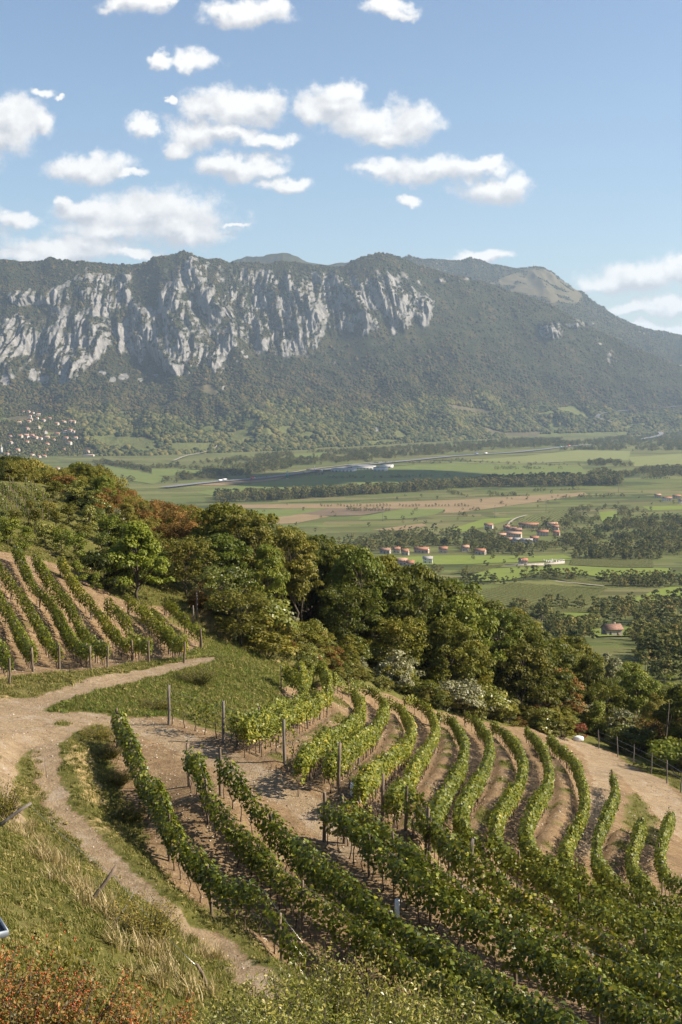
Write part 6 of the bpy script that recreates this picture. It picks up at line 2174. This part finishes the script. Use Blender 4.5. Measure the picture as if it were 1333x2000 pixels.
def build_ground_cover():
    g = np.random.default_rng(15)
    gt = [tuft(i, 24, .13, .18, M['grass'], .8, .010) for i in range(4)] + [weed(i, M['grass']) for i in range(2)]
    W = np.clip(sstep(.45, .9, GRASS) * 1.0 * (1 - sstep(.2, .6, TRACK)), 0, 1)
    P = view_points(60000, W, 112, g)
    far = np.clip(P[:, 1] / 50, 1, 1.4)
    n = len(P)
    gn_scatter('grass', P, g.uniform(0, 6.28, n), g.uniform(.55, 1.15, n) * far, g.choice([0, 1, 2, 3, 0, 1, 2, 3, 4, 5], n), gt, 'short green grass and weeds over banks and verges', 'grass')
    lt = [tuft(40 + i, 26, .14, .20, M['grass_lush'], .8, .011) for i in range(3)] + [weed(8, M['grass_lush'])]
    P = view_points(16000, LUSH * (1 - sstep(.2, .6, TRACK)) * 2.0, 112, g)
    n = len(P)
    gn_scatter('bank_grass', P, g.uniform(0, 6.28, n), g.uniform(.9, 1.7, n), g.choice([0, 1, 2, 0, 1, 2, 3], n), lt, 'bright green grass on the steep bank beside the fork of tracks', 'grass')
    dt = [tuft(20 + i, 30, .36, .16, M['dry_grass'], .9, .008) for i in range(3)]
    W = np.clip(sstep(.45, .8, DRY) * .3 * (1 - sstep(.1, .4, TRACK)), 0, 1)
    P = view_points(2200, W, 110, g)
    n = len(P)
    gn_scatter('dry_grass', P, g.uniform(0, 6.28, n), g.uniform(.4, .85, n), g.integers(0, 3, n), dt, 'straw coloured dry grass in patches on the slope', 'grass')
    # tall straw tufts along the fence line
    Q = []
    for (px, py, n_, s) in [(60,1635,16,.5),(110,1690,20,.4),(160,1745,14,.35),(200,1785,12,.35),(30,1600,12,.5),(395,1880,20,.5),(412,1200,40,1.1),(430,1235,40,1.1),(410,1215,30,1.0),(330,1900,30,.7)]:
        c = at1(px, py)
        for _ in range(n_):
            x, y = c[0] + g.normal(scale=s), c[1] + g.normal(scale=s)
            Q.append((x, y, float(Zg(x, y))))
    Q = np.array(Q)
    n = len(Q)
    gn_scatter('tall_dry_grass', Q, g.uniform(0, 6.28, n), g.uniform(.8, 1.5, n), g.integers(0, 3, n), dt, 'tall clumps of dry grass along the leaning fence', 'grass')
    # stones and clods turned up on the worked ground
    st = []
    for i in range(3):
        bm = bmesh.new()
        bmesh.ops.create_icosphere(bm, subdivisions=1, radius=.5)
        V = np.array([v.co[:] for v in bm.verts])
        F = np.array([[v.index for v in f.verts] for f in bm.faces])
        bm.free()
        V = V * (1 + .4 * fbm(V[:, 0] * 2 + i, V[:, 1] * 2, V[:, 2] * 2, 2, i))[:, None] * (1, .75, .55)
        st.append(mesh_np('stone', V, F, mats=[M['stone']]))
    clod = mesh_np('clod', np.array([v.co[:] for v in st[0].vertices]), np.array([p.vertices[:] for p in st[0].polygons]), mats=[plain('clod', (.16, .105, .065), .95, .1, var=.3, scale=2)])
    W = np.clip(.9 * SOIL * (1 - GRASS) + .4 * TRACK, 0, 1) * np.clip(.4 + 1.6 * fbm(XX / 3, YY / 3, 0, 3, 301), 0, 1)
    P = view_points(60000, W, 105, g)
    n = len(P)
    gn_scatter('stones', P, g.uniform(0, 6.28, n), .035 + .16 * g.beta(1, 6, n) * np.clip(P[:, 1] / 40, 1, 1.6), g.choice([0, 1, 2, 3, 3], n), st + [clod], 'stones and earth clods scattered over the bare vineyard soil', 'stones')


build_ground_cover()


# ------------------------------------------------------------------ shrubs close to the camera
def berry_shrub(seed, stems=70, h=1.5, spread=1.0):
    g = np.random.default_rng(seed)
    tw, LC, LN, BC = [], [], [], []
    for i in range(stems):
        a = g.uniform(0, 6.28)
        r = spread * math.sqrt(g.uniform(.02, 1))
        hh = h * g.uniform(.55, 1.08) * (1 - .35 * (r / spread) ** 2)
        b = np.array([.15 * r * math.cos(a), .15 * r * math.sin(a), -.1])
        t = np.array([r * math.cos(a), r * math.sin(a), hh])
        m = b * .4 + t * .6 + np.array([0, 0, .18 * h])
        tw.append(tube([b, m, t], [.012, .008, .003], 4))
        n = 95
        f = g.uniform(.25, 1.0, n)
        C = (1 - f)[:, None] ** 2 * b + (2 * f * (1 - f))[:, None] * m + (f ** 2)[:, None] * t
        C = C + g.normal(scale=.055, size=(n, 3))
        LC.append(C)
        LN.append(unit(g.normal(size=(n, 3)) + (0, 0, .6)))
        nb = int(g.integers(8, 30))
        f = 1 - .55 * g.uniform(size=nb) ** 1.5
        C = (1 - f)[:, None] ** 2 * b + (2 * f * (1 - f))[:, None] * m + (f ** 2)[:, None] * t
        BC.append(C + g.normal(scale=.035, size=(nb, 3)))
    LC, LN, BC = np.concatenate(LC), np.concatenate(LN), np.concatenate(BC)
    V, F = leaf_quads(LC, LN, .042 * g.uniform(.7, 1.4, len(LC)), .55, .1, g)
    leaf = mesh_np('foliage', V, F, attrs=dict(rnd=g.uniform(size=len(LC))), mats=[M['leaf_berry']])
    o = np.array([(1, 0, 0), (-1, 0, 0), (0, 1, 0), (0, -1, 0), (0, 0, 1), (0, 0, -1)], float)
    fo = np.array([(0, 2, 4), (2, 1, 4), (1, 3, 4), (3, 0, 4), (2, 0, 5), (1, 2, 5), (3, 1, 5), (0, 3, 5)])
    R_ = .0095 * g.uniform(.8, 1.25, len(BC))
    V = (BC[:, None] + o[None] * R_[:, None, None]).reshape(-1, 3)
    F = (fo[None] + (np.arange(len(BC)) * 6)[:, None, None]).reshape(-1, 3)
    ber = mesh_np('berries', V, F, smooth=True, mats=[M['berry']])
    V, F = join(tw)
    return mesh_np('stems', V, F, mats=[M['bark']]), leaf, ber


def privet(seed, h=2.0, spread=1.1, stems=60, size=.075, mat='leaf_shrub'):
    g = np.random.default_rng(seed)
    tw, LC, LN = [], [], []
    for i in range(stems):
        a = g.uniform(0, 6.28)
        r = spread * math.sqrt(g.uniform(.02, 1))
        hh = h * g.uniform(.5, 1.08) * (1 - .3 * (r / spread) ** 2)
        b = np.array([.2 * r * math.cos(a), .2 * r * math.sin(a), -.15])
        t = np.array([r * math.cos(a), r * math.sin(a), hh])
        m = b * .45 + t * .55 + np.array([0, 0, .1 * h])
        tw.append(tube([b, m, t], [.014, .009, .003], 4))
        n = 60
        f = g.uniform(.2, 1.03, n)
        C = (1 - f)[:, None] ** 2 * b + (2 * f * (1 - f))[:, None] * m + (f ** 2)[:, None] * t
        LC.append(C + g.normal(scale=.085, size=(n, 3)))
        LN.append(unit(g.normal(size=(n, 3)) * .8 + (0, 0, .8)))
    LC, LN = np.concatenate(LC), np.concatenate(LN)
    V, F = leaf_quads(LC, LN, size * g.uniform(.7, 1.4, len(LC)), .42, .12, g)
    rnd = np.clip(.75 * g.uniform(size=len(LC)) + .3 * LC[:, 2] / h, 0, 1)
    leaf = mesh_np('foliage', V, F, attrs=dict(rnd=rnd), mats=[M[mat]])
    V, F = join(tw)
    return mesh_np('stems', V, F, mats=[M['bark']]), leaf


def height_to(p, py_top):
    """height a plant at p needs for its top to be seen at py_top"""
    _, _, D = project(p)
    return float((-((py_top - 1000) / FPX * CP) - SP) * D - p[2])


def near_ground(px, D):
    x = (px - 666.5) / FPX * D
    y = D * (CP - .40 * SP)
    return np.array([x, y, float(Zg(x, y))])


def build_near_shrubs():
    g = np.random.default_rng(44)
    BS = [berry_shrub(i) for i in range(2)]
    labs = ['orange berried bush with dense red fruit in the grass corner', 'second berry laden bush beside the metal tray', 'berry bush reaching towards the pale laurel like shrubs', 'berry bush with thin upright red sprays', 'low berry bush at the edge of the mown grass', 'berry bush with dark twigs under the wild rose']
    for i, (px, D, top) in enumerate([(30,14.5,1885),(120,15.0,1905),(205,15.2,1925),(285,15.6,1950),(-40,14.8,1850),(75,16.5,1880)]):
        p = near_ground(px, D)
        h = max(.9, height_to(p, top))
        root = empty('berry_bush', p, g.uniform(0, 6), label=labs[i], category='bush', group='red berried bushes')
        s = h / 1.45
        root.scale = (min(s, 1.2), min(s, 1.2), s)
        st, lf, br = BS[i % 2]
        link('stems', st, root)
        link('foliage', lf, root, kind='stuff')
        link('berries', br, root, kind='stuff')
    # wild rose with yellowing leaves and a few hips
    PR = [privet(60, 2.0, 1.1), privet(61, 2.0, 1.2), privet(62, 2.0, .95)]
    RO = privet(70, 1.6, .8, 34, .10, 'leaf_olive')
    p = near_ground(100, 18.0)
    root = empty('wild_rose', p, 1.0, label='yellowing wild rose with arching stems above the berry bushes', category='bush')
    h = max(1.0, height_to(p, 1805))
    root.scale = (.75, .75, h / 1.6)
    link('stems', RO[0], root)
    link('foliage', RO[1], root, kind='stuff')
    hips = []
    for _ in range(26):
        c = np.array([g.uniform(-.9, .9), g.uniform(-.6, .6), g.uniform(.8, 1.6)])
        hips.append(tube([c, c + (0, 0, .03)], [.016, .012], 6))
    V, F = join(hips)
    link('rose_hips', mesh_np('rose_hips', V, F, mats=[M['berry']]), root, kind='stuff')
    lab = ['pale green glossy shrub beside the end of the footpath', 'light green shrub at the foot of the vine rows', 'glossy leaved shrub below the nearest vine row', 'yellow tinged shrub below the vine rows', 'dense light green shrub under the vines', 'fluffy seeded shrub below the vine rows', 'upright glossy shrub in front of the dark vine row', 'pale shrub by the leaning post', 'low glossy shrub beside the berry bushes', 'wide light green shrub covering the slope corner']
    k = 0
    for (px, D, top, w) in [(430,23,1940,1.0),(500,24,1915,1.0),(560,27,1870,1.0),(612,29,1838,1.0),(660,28.5,1848,1.0),(705,29,1855,1.1),(760,28.5,1880,1.1),(830,29,1905,1.2),(900,30,1935,1.2),(380,21,1965,.9),(640,25,1915,1.2),(560,23,1940,1.2),(720,26,1925,1.2),(800,27,1945,1.2),(470,21.5,1965,1.1),(960,31,1970,1.2),(330,19,1985,.9),(600,22,1965,1.2),(680,22.5,1970,1.2),(760,24,1975,1.2),(860,26,1975,1.2)]:
        p = near_ground(px, D)
        h = max(.7, height_to(p, top))
        root = empty('glossy_shrub', p, g.uniform(0, 6), label=lab[k % len(lab)], category='shrub', group='light green shrubs below the vine rows')
        s = h / 2.0
        root.scale = (w * max(.6, min(s, 1.1)), w * max(.6, min(s, 1.1)), s)
        a, b = PR[k % 3]
        link('stems', a, root)
        link('foliage', b, root, kind='stuff')
        k += 1
    DB = privet(80, 1.2, 1.0, 60, .06, 'leaf_olive')
    for (px, py, h, w, lb) in [(285,1838,1.05,.95,'dark bramble bush in the mown grass beside the footpath'),(5,1600,1.5,1.0,'dark bush at the bend of the dirt track'),(385,1335,1.1,1.6,'leafy weeds on the foot of the green bank'),
                               (310,1386,.7,1.4,'patch of green weeds where the tracks fork'),(195,1440,.6,1.2,'green weeds on the crest of the ditch bank'),(215,1478,.7,1.0,'dark weeds in the shaded ditch'),(235,1530,.7,.9,'dark weeds lower in the shaded ditch'),(258,1600,.7,.9,'dark weeds beside the lowest vine row')]:
        p = at1(px, py)
        root = empty('bramble', p, g.uniform(0, 6), label=lb, category='bush')
        root.scale = (w, w, h / 1.2)
        link('stems', DB[0], root)
        link('foliage', DB[1], root, kind='stuff')


build_near_shrubs()


# ------------------------------------------------------------------ fence, tubes, tray and other small things
def build_small_things():
    g = np.random.default_rng(9)

    def leaning(base, top_px, r, lab, mat='post_grey', dz=0.0, name='fence_post'):
        """post from the ground at one pixel to a top seen at another, at about the same distance"""
        p = at1(*base)
        D = project(p)[2]
        t = pt(top_px[0], top_px[1], D + dz)
        v = t - p
        P = np.array([-.12 * v, .3 * v + g.normal(scale=.03, size=3), .65 * v + g.normal(scale=.03, size=3), v])
        V, F = tube(P, [r * 1.15, r, r * .95, r * .8], 7)
        o = link(name, mesh_np(name, V, F, mats=[M[mat]]), label=lab, category='post' if name == 'fence_post' else 'plank')
        o.location = p
        return t
    a = leaning((172, 1768), (228, 1690), .05, 'weathered post leaning towards the footpath', 'post_wood', dz=.2)
    leaning((186, 1756), (137, 1733), .035, 'grey plank propped against the leaning post', dz=-.2, name='plank')
    b = leaning((-6, 1618), (62, 1568), .06, 'grey fallen post by the bend of the track', dz=.3)
    c = leaning((415, 1945), (384, 1882), .045, 'dark crooked post among the light green shrubs', 'post_wood')
    leaning((92, 1520), (88, 1478), .012, 'thin stake beside the wheel track', 'post_grey')

    def wire(pts, lab, r=.006):
        L = smooth_line(np.array(pts), .5)
        n = len(L)
        L[:, 2] -= .12 * np.sin(np.linspace(0, math.pi, n))
        V, F = tube(L, r, 4)
        o = link('fence_wire', mesh_np('fence_wire', V, F, mats=[M['wire']]), label=lab, category='wire')
    wire([a + (-.05, 0, -.25), c + (0, 0, -.05)], 'slack wire from the leaning post down to the crooked post')
    wire([b + (-.02, 0, -.1), a + (0, 0, -.3)], 'slack wire along the footpath from the fallen post')
    q = pt(268, 1730, project(a)[2] + .6)
    q2 = pt(205, 1822, project(a)[2] - 2)
    wire([q, q2], 'thin guy line with black knots crossing the fence wire')
    for i, f in enumerate((.5, .66, .72, .86)):
        w = np.asarray(q) * (1 - f) + np.asarray(q2) * f
        V, F = tube([(0, 0, -.03), (0, 0, 0), (0, 0, .03)], [.012, .035, .012], 8)
        o = link('insulator', mesh_np('insulator', V, F, mats=[plain('black_plastic', (.02, .02, .02), .4)]), label='small black insulator strung on the guy line', category='insulator', group='insulators on the guy line')
        o.location = w + np.array([0, 0, -.12 * math.sin(math.pi * f)])
    # grow tubes
    for (px, py, h, lab) in [(688,1556,.62,'white grow tube standing by the terrace edge'),(703,1566,.62,'white grow tube just below its twin at the terrace edge'),(776,1790,.62,'white grow tube among the dark near vine rows')]:
        p = at1(px, py)
        root = empty('grow_tube', p, label=lab, category='grow tube')
        th = np.linspace(0, 6.283, 12, endpoint=False)
        ring = lambda r, z: np.c_[r * np.cos(th), r * np.sin(th), np.full(12, z)]
        V = np.concatenate([ring(.085, 0), ring(.085, h), ring(.075, h), ring(.075, .02)])
        i = np.arange(48).reshape(4, 12)
        F = np.concatenate([np.stack([i[k], np.roll(i[k], -1), np.roll(i[k + 1], -1), i[k + 1]], -1) for k in range(3)])
        link('sleeve', mesh_np('sleeve', V, F, smooth=True, mats=[M['tube_white']]), root)
        V, F = tube([(.11, 0, -.2), (.11, 0, h + .2)], .014, 5)
        link('stake', mesh_np('stake', V, F, mats=[M['post_wood']]), root)
    # metal tray on a bent leg, at the corner of the grass
    c0 = pt(-26, 1814, 13.5)
    root = empty('metal_tray', c0, .5, label='grey blue metal tray on a bent leg beside the berry bushes', category='tray')
    zn = plain('zinc', (.22, .25, .29), .5, .5, .6)
    V, F = boxes([(-.55, .16, -.25, .25, -.012, 0)])
    link('tray_floor', mesh_np('tray_floor', V, F, mats=[zn]), root)
    V, F = boxes([(-.57, .18, -.27, -.252, -.02, .05), (-.57, .18, .252, .27, -.02, .05), (.162, .18, -.25, .25, -.02, .05), (-.57, -.552, -.25, .25, -.02, .05)])
    link('rim', mesh_np('rim', V, F, mats=[zn]), root)
    gz = float(Zg(c0[0] - .2, c0[1])) - c0[2]
    V, F = tube([(-.1, 0, -.015), (-.02, -.05, -.3), (.02, -.08, -.55), (-.05, -.05, -.8), (-.2, 0, gz)], .025, 7)
    link('leg', mesh_np('leg', V, F, smooth=True, mats=[zn]), root)
    V, F = tube([(-.45, .1, -.015), (-.45, .1, gz)], .025, 7)
    link('leg', mesh_np('leg', V, F, smooth=True, mats=[zn]), root)
    # white sack at the head of the wide road
    p = at1(1130, 1447)
    bm = bmesh.new()
    bmesh.ops.create_icosphere(bm, subdivisions=3, radius=.5)
    V = np.array([v.co[:] for v in bm.verts])
    F = np.array([[v.index for v in f.verts] for f in bm.faces])
    bm.free()
    V = V * (1 + .25 * fbm(V[:, 0] * 3, V[:, 1] * 3, V[:, 2] * 3, 3, 4))[:, None] * (1.2, .8, .75)
    V[:, 2] = np.maximum(V[:, 2], -.22) + .2
    o = link('sack', mesh_np('sack', V, F, smooth=True, mats=[M['tube_white']]), label='white sack dumped at the head of the dirt road', category='sack')
    o.location = p
    # fence along the far side of the wide road
    fp = [(1170,1462),(1207,1478),(1238,1494),(1272,1512),(1303,1530),(1330,1548),(1362,1568)]
    tops = []
    names = ['first', 'second', 'third', 'fourth', 'fifth', 'sixth', 'seventh']
    for i, (px, py) in enumerate(fp):
        p = at1(px, py)
        o = link('roadside_post', POSTS[i % 3], label='%s grey fence post along the wide dirt road counted from the white sack' % names[i], category='post', group='fence posts along the wide dirt road')
        o.location = p
        o.scale = (1.1, 1.1, 1.2)
        o.rotation_euler = (g.normal(scale=.05), g.normal(scale=.05), 0)
        set_mat(o, M['post_grey'])
        tops.append(p + np.array([0, 0, 1.8]))
    tops = np.array(tops)
    for hh, lb in ((0, 'top wire of the roadside fence'), (.6, 'middle wire of the roadside fence')):
        V, F = tube(tops - (0, 0, hh), .008, 3)
        link('roadside_wire', mesh_np('roadside_wire', V, F, mats=[M['wire']]), label=lb, category='wire')
    # bare dead trunk behind that fence
    p = at1(1296, 1500)
    V, F = join([tube([(0, 0, -.3), (.05, 0, 2), (.3, 0, 4.5), (.45, 0, 6.8)], [.16, .13, .08, .03], 7), tube([(.05, 0, 2.2), (-.3, .1, 3.2), (-.45, .1, 4.0)], [.06, .04, .015], 5), tube([(.28, 0, 4.2), (.6, -.1, 5.0), (.7, -.1, 5.6)], [.05, .03, .01], 5)])
    o = link('dead_tree', mesh_np('dead_tree', V, F, smooth=True, mats=[M['bark']]), label='bare dead trunk standing behind the roadside fence', category='tree')
    o.location = p
    # posts at the corner of the upper block
    for (px, py, h, lb) in [(385,1212,2.6,'tall grey pole at the corner of the upper vine block'),(378,1222,1.7,'short grey pole at the corner of the upper vine block')]:
        p = at1(px, py)
        V, F = tube([(0, 0, -.2), (.02, 0, h * .5), (0, .02, h)], [.07, .065, .055], 7)
        o = link('pole', mesh_np('pole', V, F, mats=[M['post_grey']]), label=lb, category='pole')
        o.location = p


build_small_things()


# ------------------------------------------------------------------ the cumulus that shades the valley fields
def build_cloud():
    g = np.random.default_rng(3)
    m, t, b = new_mat('cloud')
    b.inputs['Base Color'].default_value = (.9, .9, .9, 1)
    b.inputs['Roughness'].default_value = 1.0
    spot = np.array([pt(500, 958, 3020), pt(650, 950, 2980), pt(780, 945, 3050), pt(900, 952, 2900), pt(570, 965, 2900), pt(700, 962, 2880)])
    k = (1350 + 200) / TO_SUN.z
    parts = []
    for s in spot:
        c = s + np.array(TO_SUN) * k
        for j in range(4):
            bm = bmesh.new()
            bmesh.ops.create_icosphere(bm, subdivisions=3, radius=1)
            V = np.array([v.co[:] for v in bm.verts])
            F = np.array([[v.index for v in f.verts] for f in bm.faces])
            bm.free()
            r = g.uniform(70, 120)
            V = V * (1 + .35 * fbm(V[:, 0] * 2 + j, V[:, 1] * 2 + s[0] / 99, V[:, 2] * 2, 4, 7))[:, None] * r * (1.1, 1.0, .6)
            parts.append((V + c + g.normal(size=3) * (60, 70, 15), F))
    V, F = join(parts)
    V[:, 2] = np.maximum(V[:, 2], 1250)
    link('cloud', mesh_np('cloud', V, F, smooth=True, mats=[m]), kind='structure', label='white cumulus cloud drifting above the valley', category='cloud')


build_cloud()
